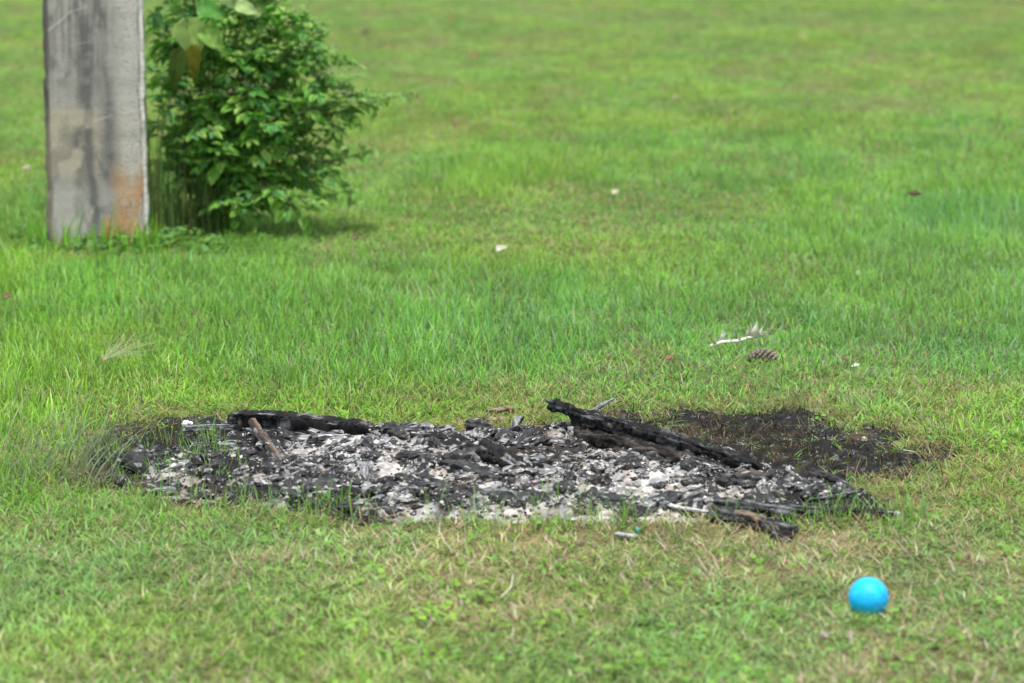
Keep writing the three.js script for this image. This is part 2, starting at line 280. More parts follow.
// ---------------------------------------------------------------- concrete pole
{
  const S = 512, T = 1024, d = new Uint8Array(S * T * 4), b = new Uint8Array(S * T * 4), HT = 1.2;
  for (let j = 0; j < T; j++) for (let i = 0; i < S; i++) {
    const fx = i / S, h = j / T * HT, X = fx * 0.4, o = (j * S + i) * 4, nz = (k, a, c, oc = 3) => fbm(X * a + k, h * c + k, k, oc);
    const n = nz(1, 22, 14, 4), fine = nz(2, 220, 220, 2), str = nz(3, 70, 5), wob = (nz(4, 10, 5) - 0.5);
    let c = [0.285, 0.275, 0.26];
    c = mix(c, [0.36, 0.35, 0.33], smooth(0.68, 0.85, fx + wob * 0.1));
    const low = smooth(0.56, 0.5, h + wob * 0.05 + 0.04 * (fx - 0.5)), right = smooth(0.5, 0.6, fx);
    c = mix(c, [0.33, 0.305, 0.24], low * (1 - right * 0.75) * smooth(0.2, 0.3, h + wob * .2));
    c = mix(c, [0.33, 0.325, 0.3], smooth(0.3, 0.12, h) * (1 - right));
    const band = (cx, w, k) => Math.exp(-(((fx - cx + wob * k) / w) ** 2));
    let dark = 0.95 * band(0.44, 0.09, 0.1) * smooth(0.5, 0.58, h) * smooth(0.98, 0.78, h) * smooth(0.2, 0.5, n + 0.1);
    dark += 1.0 * band(0.47, 0.06, 0.1) * smooth(0.6, 0.5, h) * smooth(0.35, 0.55, nz(5, 16, 8));
    dark += 0.8 * band(0.36, 0.06, 0.1) * smooth(0.2, 0.3, h) * smooth(0.5, 0.38, h) * smooth(0.4, 0.6, nz(6, 24, 15));
    dark += 0.85 * band(0.65, 0.075, 0.05) * smooth(0.16, 0.3, h) * smooth(0.75, 0.45, h) * smooth(0.3, 0.5, nz(7, 16, 6));
    dark += 0.4 * band(0.5, 0.05, 0.1) * smooth(0.25, 0.12, h);
    dark += 0.5 * smooth(0.42, 0.66, str) * smooth(0.4, 0.9, h) * smooth(0.75, 0.6, fx) + 0.5 * smooth(0.45, 0.68, n) * smooth(0.8, 0.55, fx);
    c = mix(c, [0.085, 0.085, 0.088], clamp(dark) * 0.9);
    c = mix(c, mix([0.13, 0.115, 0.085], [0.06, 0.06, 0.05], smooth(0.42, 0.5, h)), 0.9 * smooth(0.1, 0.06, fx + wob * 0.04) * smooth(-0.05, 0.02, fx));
    let rust = smooth(0.36, 0.14, h + wob * 0.25) * smooth(0.54, 0.6, fx + wob * 0.05) * smooth(0.3, 0.55, nz(8, 14, 6) + 0.12 * band(0.85, 0.12, 0));
    c = mix(c, mix([0.36, 0.21, 0.10], [0.4, 0.17, 0.04], smooth(0.2, 0.04, h) * smooth(0.35, 0.6, n)), clamp(rust) * 0.95);
    c = mix(c, [0.12, 0.09, 0.06], 0.5 * smooth(0.06, 0.0, h + wob * 0.1));
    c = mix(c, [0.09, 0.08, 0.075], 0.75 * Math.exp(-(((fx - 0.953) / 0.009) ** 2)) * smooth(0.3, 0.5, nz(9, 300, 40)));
    c = mix(c, [0.55, 0.55, 0.54], smooth(0.963, 0.985, fx));  // right edge strip painted bright, standing in for sun catching the chamfer
    const pit = smooth(0.62, 0.72, nz(10, 180, 180, 2)) * (0.35 + 0.65 * smooth(0.6, 0.8, fx));
    c = mul(c, (0.86 + 0.28 * fine) * (1 - 0.2 * pit) * (0.9 + 0.2 * n));
    const line = (x0, h0, x1, h1, w) => { const t = clamp(((fx - x0) * (x1 - x0) + (h - h0) * (h1 - h0)) / ((x1 - x0) ** 2 + (h1 - h0) ** 2)), q = Math.hypot((fx - x0 - t * (x1 - x0)) * 0.4, h - h0 - t * (h1 - h0)); return smooth(w, w * 0.4, q); };
    const sc = Math.max(line(0.08, 0.83, 0.3, 0.9, 0.006), line(0.3, 0.9, 0.46, 0.92, 0.004) * 0.7, line(0.3, 0.77, 0.5, 0.79, 0.003) * 0.6, line(0.52, 0.485, 0.68, 0.505, 0.006) * 0.6);
    c = mix(c, [0.42, 0.41, 0.39], sc * 0.55);
    const e = x => 255 * clamp(x <= 0.0031308 ? 12.92 * x : 1.055 * Math.pow(x, 1 / 2.4) - 0.055);
    d[o] = e(c[0]); d[o + 1] = e(c[1]); d[o + 2] = e(c[2]); d[o + 3] = 255; b[o] = b[o + 1] = b[o + 2] = 255 * clamp(0.55 + 0.5 * (fine - 0.5) + 0.3 * (n - 0.5) - 0.4 * pit); b[o + 3] = 255;
  }
  const tex = (a, srgb) => { const t = new THREE.DataTexture(a, S, T); t.wrapS = t.wrapT = THREE.MirroredRepeatWrapping; t.magFilter = THREE.LinearFilter; if (srgb) t.colorSpace = THREE.SRGBColorSpace; t.needsUpdate = true; return t; };
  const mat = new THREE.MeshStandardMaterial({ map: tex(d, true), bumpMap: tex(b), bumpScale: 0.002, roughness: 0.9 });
  const hw = 0.197, hd = 0.12, ch = 0.022;
  // outline, starting at the front left chamfer: x, z, u
  const ring = [[-hw, hd - ch], [-hw + ch * 0.3, hd - ch * 0.3], [-hw + ch, hd], [hw - ch, hd], [hw - ch * 0.3, hd - ch * 0.3], [hw, hd - ch], [hw, -hd + ch], [hw - ch, -hd], [-hw + ch, -hd], [-hw, -hd + ch], [-hw, hd - ch]];
  const pos = [], uv = [], idx = [], levels = [-0.3]; for (let y = -0.02; y < 1.3; y += 0.012) levels.push(y); levels.push(2, 3, 4, 5, 6, 7, 7.8);
  let acc = -0.0; const us = ring.map((p, i) => { if (i) acc += Math.hypot(p[0] - ring[i - 1][0], p[1] - ring[i - 1][1]); return acc; });
  for (let k = 0; k < ring.length - 1; k++) { const q = pos.length / 3; levels.forEach(y => { const s = 1 - 0.03 * Math.max(0, y); for (const e of [k, k + 1]) { const edge = Math.abs(Math.abs(ring[e][0]) - hw) < ch * 1.1 ? 0.009 * (fbm(y * 22, e === 10 ? 0 : e * 5, 3, 3) - 0.62) - 0.006 * smooth(0.66, 0.78, fbm(y * 9, e === 10 ? 0 : e * 9, 5, 2)) : 0; pos.push(ring[e][0] * s + Math.sign(ring[e][0]) * edge, y, ring[e][1] * s + Math.sign(ring[e][1]) * edge * 0.5); uv.push(us[e] / 0.4, y / HT); } }); for (let l = 0; l < levels.length - 1; l++) { const a = q + l * 2; idx.push(a, a + 1, a + 3, a, a + 3, a + 2); } }
  const g = new THREE.BufferGeometry(); g.setAttribute('position', new THREE.Float32BufferAttribute(pos, 3)); g.setAttribute('uv', new THREE.Float32BufferAttribute(uv, 2)); g.setIndex(idx); g.computeVertexNormals();
  const grp = new THREE.Group(); grp.position.copy(POLE); grp.rotation.y = 0.125;
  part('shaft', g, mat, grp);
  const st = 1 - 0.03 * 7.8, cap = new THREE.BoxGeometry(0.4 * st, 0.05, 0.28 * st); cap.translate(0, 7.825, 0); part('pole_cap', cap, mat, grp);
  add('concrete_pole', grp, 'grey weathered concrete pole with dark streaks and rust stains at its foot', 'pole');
}

// ---------------------------------------------------------------- bush, vine and weeds beside the pole
function leafInto(g, r, p, dir, up, len, wid, c, droop = 0.3, fold = 0.25) {    // pointed oval leaf, folded along its midrib
  const d = dir.clone().normalize(), s = new THREE.Vector3().crossVectors(d, up).normalize(), n = new THREE.Vector3().crossVectors(s, d).normalize();
  const prof = [[0, 0], [0.28, 0.42], [0.55, 0.5], [0.8, 0.28], [1, 0]], mid = [], L = [], R = [];
  prof.forEach(([t, w], k) => {
    const q = p.clone().addScaledVector(d, len * t).addScaledVector(n, -droop * len * t * t), cc = mul(c, 0.9 + 0.2 * r());
    mid.push(g.v(q.x, q.y, q.z, mul(cc, 1.12)));
    if (w) for (const sg of [-1, 1]) { const e = q.clone().addScaledVector(s, sg * wid * w).addScaledVector(n, fold * wid * w); (sg < 0 ? L : R).push(g.v(e.x, e.y, e.z, cc)); } else { L.push(mid[k]); R.push(mid[k]); }
  });
  for (let k = 0; k < 4; k++) for (const E of [L, R]) { if (E[k] === mid[k]) g.t(mid[k], mid[k + 1], E[k + 1]); else if (E[k + 1] === mid[k + 1]) g.t(mid[k], mid[k + 1], E[k]); else { g.q(mid[k], mid[k + 1], E[k + 1], E[k]); } }
}
function tubeInto(g, pts, r0, r1, c, sides = 5) {
  const rings = []; const N = pts.length;
  for (let k = 0; k < N; k++) {
    const t = pts[Math.min(k + 1, N - 1)].clone().sub(pts[Math.max(k - 1, 0)]).normalize(), s = new THREE.Vector3().crossVectors(t, Math.abs(t.y) > 0.9 ? V(1, 0, 0) : V(0, 1, 0)).normalize(), u = new THREE.Vector3().crossVectors(s, t), rad = lerp(r0, r1, k / (N - 1)), ring = [];
    for (let i = 0; i < sides; i++) { const a = i / sides * 6.283; const q = pts[k].clone().addScaledVector(s, Math.cos(a) * rad).addScaledVector(u, Math.sin(a) * rad); ring.push(g.v(q.x, q.y, q.z, c)); }
    if (k) for (let i = 0; i < sides; i++) g.q(rings[k - 1][i], rings[k - 1][(i + 1) % sides], ring[(i + 1) % sides], ring[i]);
    rings.push(ring);
  }
}
const curve = (a, b, c, n) => Array.from({ length: n + 1 }, (_, i) => { const t = i / n; return a.clone().multiplyScalar((1 - t) ** 2).addScaledVector(b, 2 * t * (1 - t)).addScaledVector(c, t * t); });
const BUSHG = [[0.13, 0.4, 0.045], [0.2, 0.47, 0.05], [0.11, 0.36, 0.08], [0.27, 0.52, 0.07], [0.36, 0.58, 0.13]];
{
  const base = ground(212, 236); base.z -= 0.05;
  const r = rngOf(21), leaves = new Geo(), woody = new Geo(), grp = new THREE.Group(), B = V(0, 0, 0), loc = (u, v, dz) => atDepth(u, v, base.z + dz).sub(base);
  const ends = [[168, -60, 0], [178, -70, .12], [195, -85, -.15], [215, -80, .1], [232, -60, -.1], [250, -20, .12], [262, 8, -.1], [285, 22, .1], [305, 40, -.05], [322, 62, .12], [338, 80, -.12], [352, 92, .05], [332, 118, .15], [346, 152, .1], [336, 192, .12], [296, 206, .2], [275, 190, .22], [262, 130, .25], [240, 60, .2], [220, 20, .22], [195, 30, .15], [175, 70, .1], [205, 100, .25], [235, 160, .25], [262, 216, .18], [300, 170, -.1], [290, 100, -.2], [180, 10, -.25], [225, 40, -.25], [270, 60, -.25], [245, 120, -.15], [165, 25, .05], [285, 140, .2], [310, 110, .2], [212, 130, .2], [250, 90, .24], [300, 75, .18], [232, 205, .2], [158, 20, -.22], [154, 75, -.2], [158, 125, -.12], [165, 170, -.1], [272, -30, .1], [300, 15, .14], [318, 32, .05], [330, 48, .1], [292, 50, .2], [342, 130, .16],  [285, -5, .15], [255, -50, 0], [318, 40, .1], [352, 112, .1], [360, 100, .05], [335, 165, .15]];
  const tips = [];
  for (const [u, v, dz] of ends) {
    const e = loc(u, v, dz), c = V(e.x * 0.35 + (r() - 0.5) * 0.1, e.y * 0.62 + 0.2, e.z * 0.45), pts = curve(V((r() - .5) * 0.1, 0, (r() - .5) * 0.1), c, e, 9);
    tubeInto(woody, pts, 0.006, 0.0018, mul([0.10, 0.075, 0.04], 0.7 + 0.6 * r()));
    for (let k = 2; k <= 9; k++) for (let m = 0; m < 4; m++) {
      if (r() < (k < 4 ? 0.6 : 0.38 + 0.2 * smooth(0.2, 0.5, pts[k].x))) continue;
      const p0 = pts[k].clone().lerp(pts[k - 1], r()), out = V(r() - 0.5 + e.x * 0.4, (r() - 0.4) * 0.9, r() - 0.5 + 0.15).normalize(), len = 0.06 + 0.09 * r(), p1 = p0.clone().addScaledVector(out, len), pm = p0.clone().addScaledVector(out, len * 0.5).add(V(0, 0.02, 0)), tw = curve(p0, pm, p1, 4);
      tubeInto(woody, tw, 0.0016, 0.0008, [0.09, 0.11, 0.03], 3);
      const outer = smooth(0.25, 0.6, p1.x), tone = 0.75 + 0.5 * r(), ls = 0.8 + 0.4 * r();
      for (let q = 1; q <= 4; q++) for (const sg of [-1, 1]) {
        if (r() < 0.12) continue;
        const side = new THREE.Vector3().crossVectors(out, V(0, 1, 0)).normalize(), dir = out.clone().multiplyScalar(0.6).addScaledVector(side, sg * (0.7 + 0.4 * r())).add(V(0, (r() - 0.55) * 0.7, 0)), ln = (0.038 + 0.03 * r()) * ls * (1 - 0.15 * outer);
        leafInto(leaves, r, tw[q], dir, V((r() - .5) * .6, 1, (r() - .5) * .6 + 0.2), ln, ln * (0.45 + 0.18 * r()), mul(mix(BUSHG[(r() * 5) | 0], [0.12, 0.26, 0.045], outer * 0.6), tone));
      }
      leafInto(leaves, r, tw[4], out.clone().add(V(0, -0.2, 0)), V(0, 1, .2), 0.045 * ls, 0.022 * ls, mul(BUSHG[(r() * 5) | 0], tone));
    }
  }
  // the long arching shoot with its small reddish tip, and thin outer sprays
  const shoots = [[[[235, 70], [300, 55], [362, 96]], 0.05], [[[262, 178], [320, 160], [366, 98]], 0.1], [[[300, 120], [350, 108], [404, 95]], 0.06], [[[255, 40], [295, 22], [350, 70]], -.05], [[[280, 150], [330, 140], [352, 205]], 0.12], [[[290, 90], [335, 70], [376, 112]], .02], [[[300, 60], [330, 50], [356, 66]], -.1], [[[300, 170], [345, 158], [372, 150]], .1], [[[260, 20], [300, 12], [322, 34]], .08], [[[240, 60], [285, 60], [325, 70]], .15], [[[270, 210], [310, 200], [350, 190]], .1], [[[240, 20], [262, -8], [270, 6]], .05]];
  shoots.forEach(([P, dz], si) => {
    const [a, b, c] = P.map(([u, v]) => loc(u, v, dz)), pts = curve(a, b, c, 14);
    tubeInto(woody, pts, 0.0032, 0.001, [0.13, 0.11, 0.05], 4);
    for (let k = 2; k <= 14; k++) for (let m = 0; m < 3; m++) {
      const dir = V(r() - 0.35, (r() - 0.35) * 1.0, r() - 0.4), ln = 0.034 + 0.026 * r();
      leafInto(leaves, r, pts[k], dir, V(0, 1, 0.3), ln, ln * 0.5, mul(mix([0.22, 0.45, 0.06], [0.36, 0.56, 0.2], r() * 0.8), 0.8 + 0.4 * r()));
    }
    if (si === 2) for (let k = 0; k < 9; k++) leafInto(leaves, r, c.clone().add(V((r() - .2) * 0.07, (r() - .5) * 0.03, 0)), V(r(), r() - .4, r() - .5), V(0, 1, .2), 0.022, 0.009, k % 3 ? [0.32, 0.1, 0.06] : [0.5, 0.42, 0.38]);
  });
  // pale flower sprays
  const fl = new Geo();
  for (const [u, v, n] of [[255, 85, 26], [234, 76, 14], [189, 91, 20], [172, 105, 14], [322, 74, 16], [224, 92, 12], [205, 130, 8], [340, 92, 12]]) {
    const c = loc(u, v, 0.27), ax = V(0.05, 0.025 * (r() - .3), 0.01);
    tubeInto(fl, [c.clone().addScaledVector(ax, -0.9), c, c.clone().addScaledVector(ax, 0.9)], 0.0012, 0.0008, [0.2, 0.25, 0.08], 3);
    for (let k = 0; k < n; k++) { const q = c.clone().addScaledVector(ax, (r() - .5) * 1.8).add(V((r() - .5) * .012, (r() - .5) * .012, (r() - .5) * .012)); leafInto(fl, r, q, V(r() - .5, r() - .2, r() - .5), V(0, 0, 1), 0.009, 0.006, mix([0.3, 0.36, 0.16], [0.55, 0.55, 0.42], r())); }
  }
  part('foliage', leaves.build(), leafMat, grp).userData.kind = 'stuff';
  part('branches', woody.build(), barkMat, grp);
  part('flower_sprays', fl.build(), leafMat, grp).userData.kind = 'stuff';
  grp.position.copy(base);
  add('bush', grp, 'leafy dark green bush leaning out to the right of the concrete pole', 'bush');

  // climbing vine with a few big leaves, hung over the upper left of the bush
  const vg = new THREE.Group(), stem = new Geo(), sp = curve(loc(158, 232, 0.14), loc(150, 90, 0.22), loc(215, 12, 0.32), 16);
  tubeInto(stem, sp, 0.004, 0.0025, [0.12, 0.16, 0.05]);
  tubeInto(stem, curve(loc(178, 60, 0.28), loc(200, 30, 0.3), loc(248, 4, 0.34), 8), 0.0025, 0.0015, [0.12, 0.16, 0.05], 4);
  part('stem', stem.build(), barkMat, vg);
  const big = (u, v, du, dv, dz, len, wid, c, label, tx = 0) => {
    const g = new Geo(), p = loc(u, v, dz), q = loc(u + du, v + dv, dz + tx), d = q.clone().sub(p).normalize(), s = new THREE.Vector3().crossVectors(d, V(0, 0.35, 1)).normalize(), n = new THREE.Vector3().crossVectors(s, d).normalize();
    const prof = [[0, 0.05], [0.08, 0.7], [0.2, 1], [0.34, 0.82], [0.48, 0.74], [0.62, 0.55], [0.8, 0.3], [1, 0.02]]; let prev = null;
    prof.forEach(([t, w], k) => { const row = []; for (let j = -3; j <= 3; j++) { const f = j / 3, back = Math.abs(f) * (t < 0.3 ? -0.12 : 0.06), e = p.clone().addScaledVector(d, len * (t + back)).addScaledVector(s, f * wid * 0.5 * w).addScaledVector(n, (0.12 * Math.abs(f) * w * wid) - 0.18 * len * t * t + (Math.sin(k * 2.3 + j) * 0.006)); row.push(g.v(e.x, e.y, e.z, mul(c, (j === 0 ? 1.25 : 1) * (0.85 + 0.3 * r())))); } if (prev) for (let j = 0; j < 6; j++) g.q(prev[j], prev[j + 1], row[j + 1], row[j]); prev = row; });
    const m = part('leaf', g.build(), grassMat, vg); if (label) m.userData.label = label;
  };
  big(186, 22, 12, 34, 0.36, 0.17, 0.13, [0.5, 0.66, 0.22], 'large pale leaf folded downward', -0.06);
  big(205, 28, 14, 18, 0.34, 0.11, 0.09, [0.3, 0.5, 0.12]);
  big(200, 6, 22, 8, 0.35, 0.1, 0.08, [0.12, 0.33, 0.07]);
  big(238, 4, 22, 10, 0.36, 0.09, 0.06, [0.45, 0.6, 0.25]);
  big(222, -6, 14, 12, 0.34, 0.1, 0.06, [0.2, 0.3, 0.12]);
  big(180, 52, -8, 40, 0.34, 0.17, 0.075, [0.055, 0.1, 0.012], 'dark olive leaf hanging straight down');
  big(194, 48, 0, 34, 0.35, 0.14, 0.06, [0.13, 0.14, 0.012], 'yellowing leaf hanging straight down');
  big(160, 14, -6, 12, 0.3, 0.06, 0.05, [0.09, 0.2, 0.06]);
  big(184, 14, 2, 12, 0.36, 0.055, 0.045, [0.1, 0.24, 0.09]);
  vg.position.copy(base);
  add('vine', vg, 'climbing vine with big pale and drooping leaves over the upper bush', 'vine');

  // tall upright grass between pole and bush
  const tg = new Geo();
  for (let i = 0; i < 230; i++) { const p = ground(150 + r() * 78, 228 + r() * 14).sub(base); p.z += 0.05; const h = (0.2 + 0.4 * r()) * (1 - 0.35 * smooth(0, 0.1, p.x)), dry = r() < 0.16, c = dry ? mul(STRAWS[(r() * 5) | 0], 0.7) : mul([0.085, 0.19, 0.04], 0.6 + 0.8 * r()); blade(tg, r, { x: p.x, z: p.z, h, w: 0.0035 + 0.003 * r(), dir: r() * 6.283, lean: 0.12 * r(), curl: 0.5 * r() * r() * 2, c0: mix(c, [0.14, 0.14, 0.05], 0.4), c1: c, seg: 6 }); }
  const tgp = new THREE.Group(); tgp.position.copy(base); part('blades', tg.build(), grassMat, tgp).userData.kind = 'stuff';
  add('tall_grass_tuft', tgp, 'tall upright grass stalks squeezed between the concrete pole and the bush', 'grass tuft');

  const wg = new Geo(), wb = ground(100, 246);
  for (let i = 0; i < 260; i++) { const u = 30 + r() * 130, p = ground(u, 241 + r() * 16).sub(wb), h = 0.05 + 0.1 * r() * (r() < 0.25 ? 1.9 : 1), c = mul(GREENS[(r() * 5) | 0], 0.6 + 0.7 * r()); blade(wg, r, { x: p.x, z: p.z, h, w: 0.005 + 0.009 * r() * r(), dir: r() * 6.283, lean: 0.2 * r(), curl: 0.9 * r(), c0: mul(c, .8), c1: c, seg: 5 }); }
  const wgp = new THREE.Group(); wgp.position.copy(wb); part('blades', wg.build(), grassMat, wgp).userData.kind = 'stuff';
  add('weed_tuft', wgp, 'broad bladed weeds growing against the foot of the concrete pole', 'weeds');

  const lg = new Geo(), lb = ground(55, 486);
  for (let i = 0; i < 190; i++) { const p = ground(2 + r() * 112, 456 + r() * 44).sub(lb), long = r() < 0.35, c = mul(mix([0.13, 0.22, 0.09], [0.28, 0.32, 0.2], r()), 0.7 + 0.5 * r()); blade(lg, r, { x: p.x, z: p.z, h: long ? 0.17 + 0.14 * r() : 0.09 + 0.08 * r(), w: 0.0022 + 0.0016 * r(), dir: (r() - 0.5) * 2.4 + (r() < 0.25 ? 3.14 : 0), lean: 0.15 + 0.35 * r(), curl: 1.0 + 0.9 * r(), c0: mul(c, .8), c1: c, seg: 8 }); }
  const lgp = new THREE.Group(); lgp.position.copy(lb); part('blades', lg.build(), grassMat, lgp).userData.kind = 'stuff';
  add('tall_grass_tuft', lgp, 'pale arching tuft of long thin grass left of the ash', 'grass tuft');
}

// ---------------------------------------------------------------- ash bed and burnt soil
const pal = { char: [0.011, 0.0105, 0.011], coal: [0.021, 0.0215, 0.0235], white: [0.5, 0.48, 0.455], grey: [0.22, 0.232, 0.255], pink: [0.28, 0.25, 0.23], brown: [0.10, 0.07, 0.05], red: [0.28, 0.10, 0.055] };
function whiteness(u, v) {   // how much pale ash lies at a spot
  let w = 0.62 * blob(u, v, 390, 466, 110, 18) + 0.55 * blob(u, v, 320, 452, 50, 8) + 0.75 * blob(u, v, 590, 490, 120, 22) + 0.85 * blob(u, v, 560, 514, 130, 7) + 0.45 * blob(u, v, 690, 500, 60, 15) + 0.22 * blob(u, v, 190, 485, 90, 16) + 0.3 * blob(u, v, 480, 470, 200, 40);
  return clamp(w * 1.0);
}
function bedHeight(x, z) {
  const s = sdAsh(x, z), inn = smooth(0.04, -0.14, s);
  return (s > 0.03 ? -0.03 : 0.004) - 0.02 * smooth(0.0, 0.03, s) + inn * 0.016 + smooth(0.02, -0.06, s) * (0.05 * (fbm(x * 13, z * 13, 2, 4) - 0.46) + 0.016 * (fbm(x * 55, z * 55, 3, 2) - 0.5));
}
function sheet(x0, x1, z0, z1, st, hgt, colr) {
  const nx = Math.round((x1 - x0) / st), nz = Math.round((z1 - z0) / st), pos = [], col = [], idx = [], ok = [];
  for (let j = 0; j <= nz; j++) for (let i = 0; i <= nx; i++) { const x = x0 + i * st, z = z0 + j * st, h = hgt(x, z); ok.push(h > -0.025); pos.push(x, h + hills(x, z), z); col.push(...(h > -0.025 ? colr(x, z, h) : [0, 0, 0])); }
  for (let j = 0; j < nz; j++) for (let i = 0; i < nx; i++) { const a = j * (nx + 1) + i, b = a + nx + 1; if (ok[a] || ok[b] || ok[a + 1] || ok[b + 1]) idx.push(a, b, a + 1, a + 1, b, b + 1); }
  const g = new THREE.BufferGeometry(); g.setAttribute('position', new THREE.Float32BufferAttribute(pos, 3)); g.setAttribute('color', new THREE.Float32BufferAttribute(col, 3)); g.setIndex(idx); g.computeVertexNormals(); return g;
}
{
  const zs = ashPoly.map(p => p[1]), xs = ashPoly.map(p => p[0]);
  const g = sheet(Math.min(...xs) - 0.1, Math.max(...xs) + 0.1, Math.min(...zs) - 0.1, Math.max(...zs) + 0.1, 0.0048, bedHeight, (x, z) => {
    const [u, v] = project(x, 0.01, z), w = whiteness(u, v), n = fbm(x * 15, z * 13, 11, 4), f = fbm(x * 110, z * 100, 12, 2), k = fbm(x * 7, z * 7, 13, 2), e = fbm(x * 60, z * 60, 14, 2);
    let a = smooth(0.62 - 0.42 * w, 0.78 - 0.42 * w, n * 0.86 + f * 0.14);
    let ash = mix(mix(pal.grey, pal.pink, smooth(0.35, 0.6, k)), pal.white, smooth(0.42, 0.62, e) * (0.25 + 0.75 * w));
    if (e > 0.7 && n < 0.5) ash = mix(ash, pal.red, 0.5);
    return mix(mix(mix(pal.char, pal.coal, f), pal.brown, smooth(0.55, 0.75, k) * 0.22), mul(ash, 0.7 + 0.5 * f), a);
  });
  add('ash_bed', new THREE.Mesh(g, ashMat), 'bed of pale grey ash and black charcoal dust on the grass', 'ash', null, 'stuff');
  const bz = [...burnPoly, ...burnLeft].map(p => p[1]), bx = [...burnPoly, ...burnLeft].map(p => p[0]);
  const g2 = sheet(Math.min(...bx) - 0.15, Math.max(...bx) + 0.15, Math.min(...bz) - 0.15, Math.max(...bz) + 0.15, 0.0075, (x, z) => { const s = Math.min(sdBurn(x, z), sdAsh(x, z)); return (s > 0.06 ? -0.03 : 0.003) + smooth(0.04, -0.06, s) * (0.036 * (fbm(x * 30, z * 30, 32, 3) - 0.4)) - 0.01 * smooth(0.0, 0.06, s); }, (x, z) => {
    const n = fbm(x * 30, z * 24, 21, 3), f = fbm(x * 90, z * 90, 22, 2), k = fbm(x * 9, z * 8, 23, 3);
    return mix(mix(mix([0.008, 0.0075, 0.0085], [0.022, 0.0205, 0.022], f), pal.grey, smooth(0.66, 0.76, f * 0.6 + n * 0.4) * 0.5), [0.15, 0.115, 0.065], smooth(0.58, 0.74, k) * 0.3);
  });
  add('burnt_soil', new THREE.Mesh(g2, ashMat), 'black scorched soil to the right of the long charred beam', null, null, 'structure');
}
const onBed = (x, z) => Math.max(0, bedHeight(x, z)) + hills(x, z);

// broken charcoal lumps: one shape per seed, cut by random planes
function lumpGeo(seed, ax, ay, az, ashy, detail = 2) {
  const r = rngOf(seed), g = new THREE.IcosahedronGeometry(1, detail), P = g.attributes.position, planes = [];
  for (let i = 0; i < 9; i++) { const n = V(r() - .5, r() - .5, r() - .5).normalize(); planes.push([n, 0.55 + 0.3 * r()]); }
  const v = V(0, 0, 0), col = [];
  for (let i = 0; i < P.count; i++) {
    v.fromBufferAttribute(P, i);
    for (const [n, d] of planes) { const k = v.dot(n) - d; if (k > 0) v.addScaledVector(n, -k); }
    const q = 0.45 * (noise3(v.x * 3.2 + seed, v.y * 3.2, v.z * 3.2) - 0.5) + 0.35 * (noise3(v.x * 8 + seed, v.y * 8, v.z * 8) - 0.5); v.multiplyScalar(1 + q);
    P.setXYZ(i, v.x * ax, v.y * ay, v.z * az);
  }
  const a = V(0, 0, 0), b = V(0, 0, 0), c = V(0, 0, 0);
  for (let i = 0; i < P.count; i += 3) { a.fromBufferAttribute(P, i); const n = noise3(a.x * 3.1 / ax + seed, a.y * 3.1 / ay, a.z * 3.1 / az), t = smooth(0.72 - ashy * 0.5, 0.9 - ashy * 0.4, n + 0.12 * r()), k = 0.6 + 0.9 * r(), cc = mix(mul(pal.coal, k), mul(r() < 0.3 ? pal.white : r() < 0.3 ? pal.pink : pal.grey, 0.6 + 0.5 * r()), t); for (let j = 0; j < 3; j++) col.push(...cc); }
  g.setAttribute('color', new THREE.Float32BufferAttribute(col, 3)); g.computeVertexNormals(); g.deleteAttribute('uv'); return g;
}
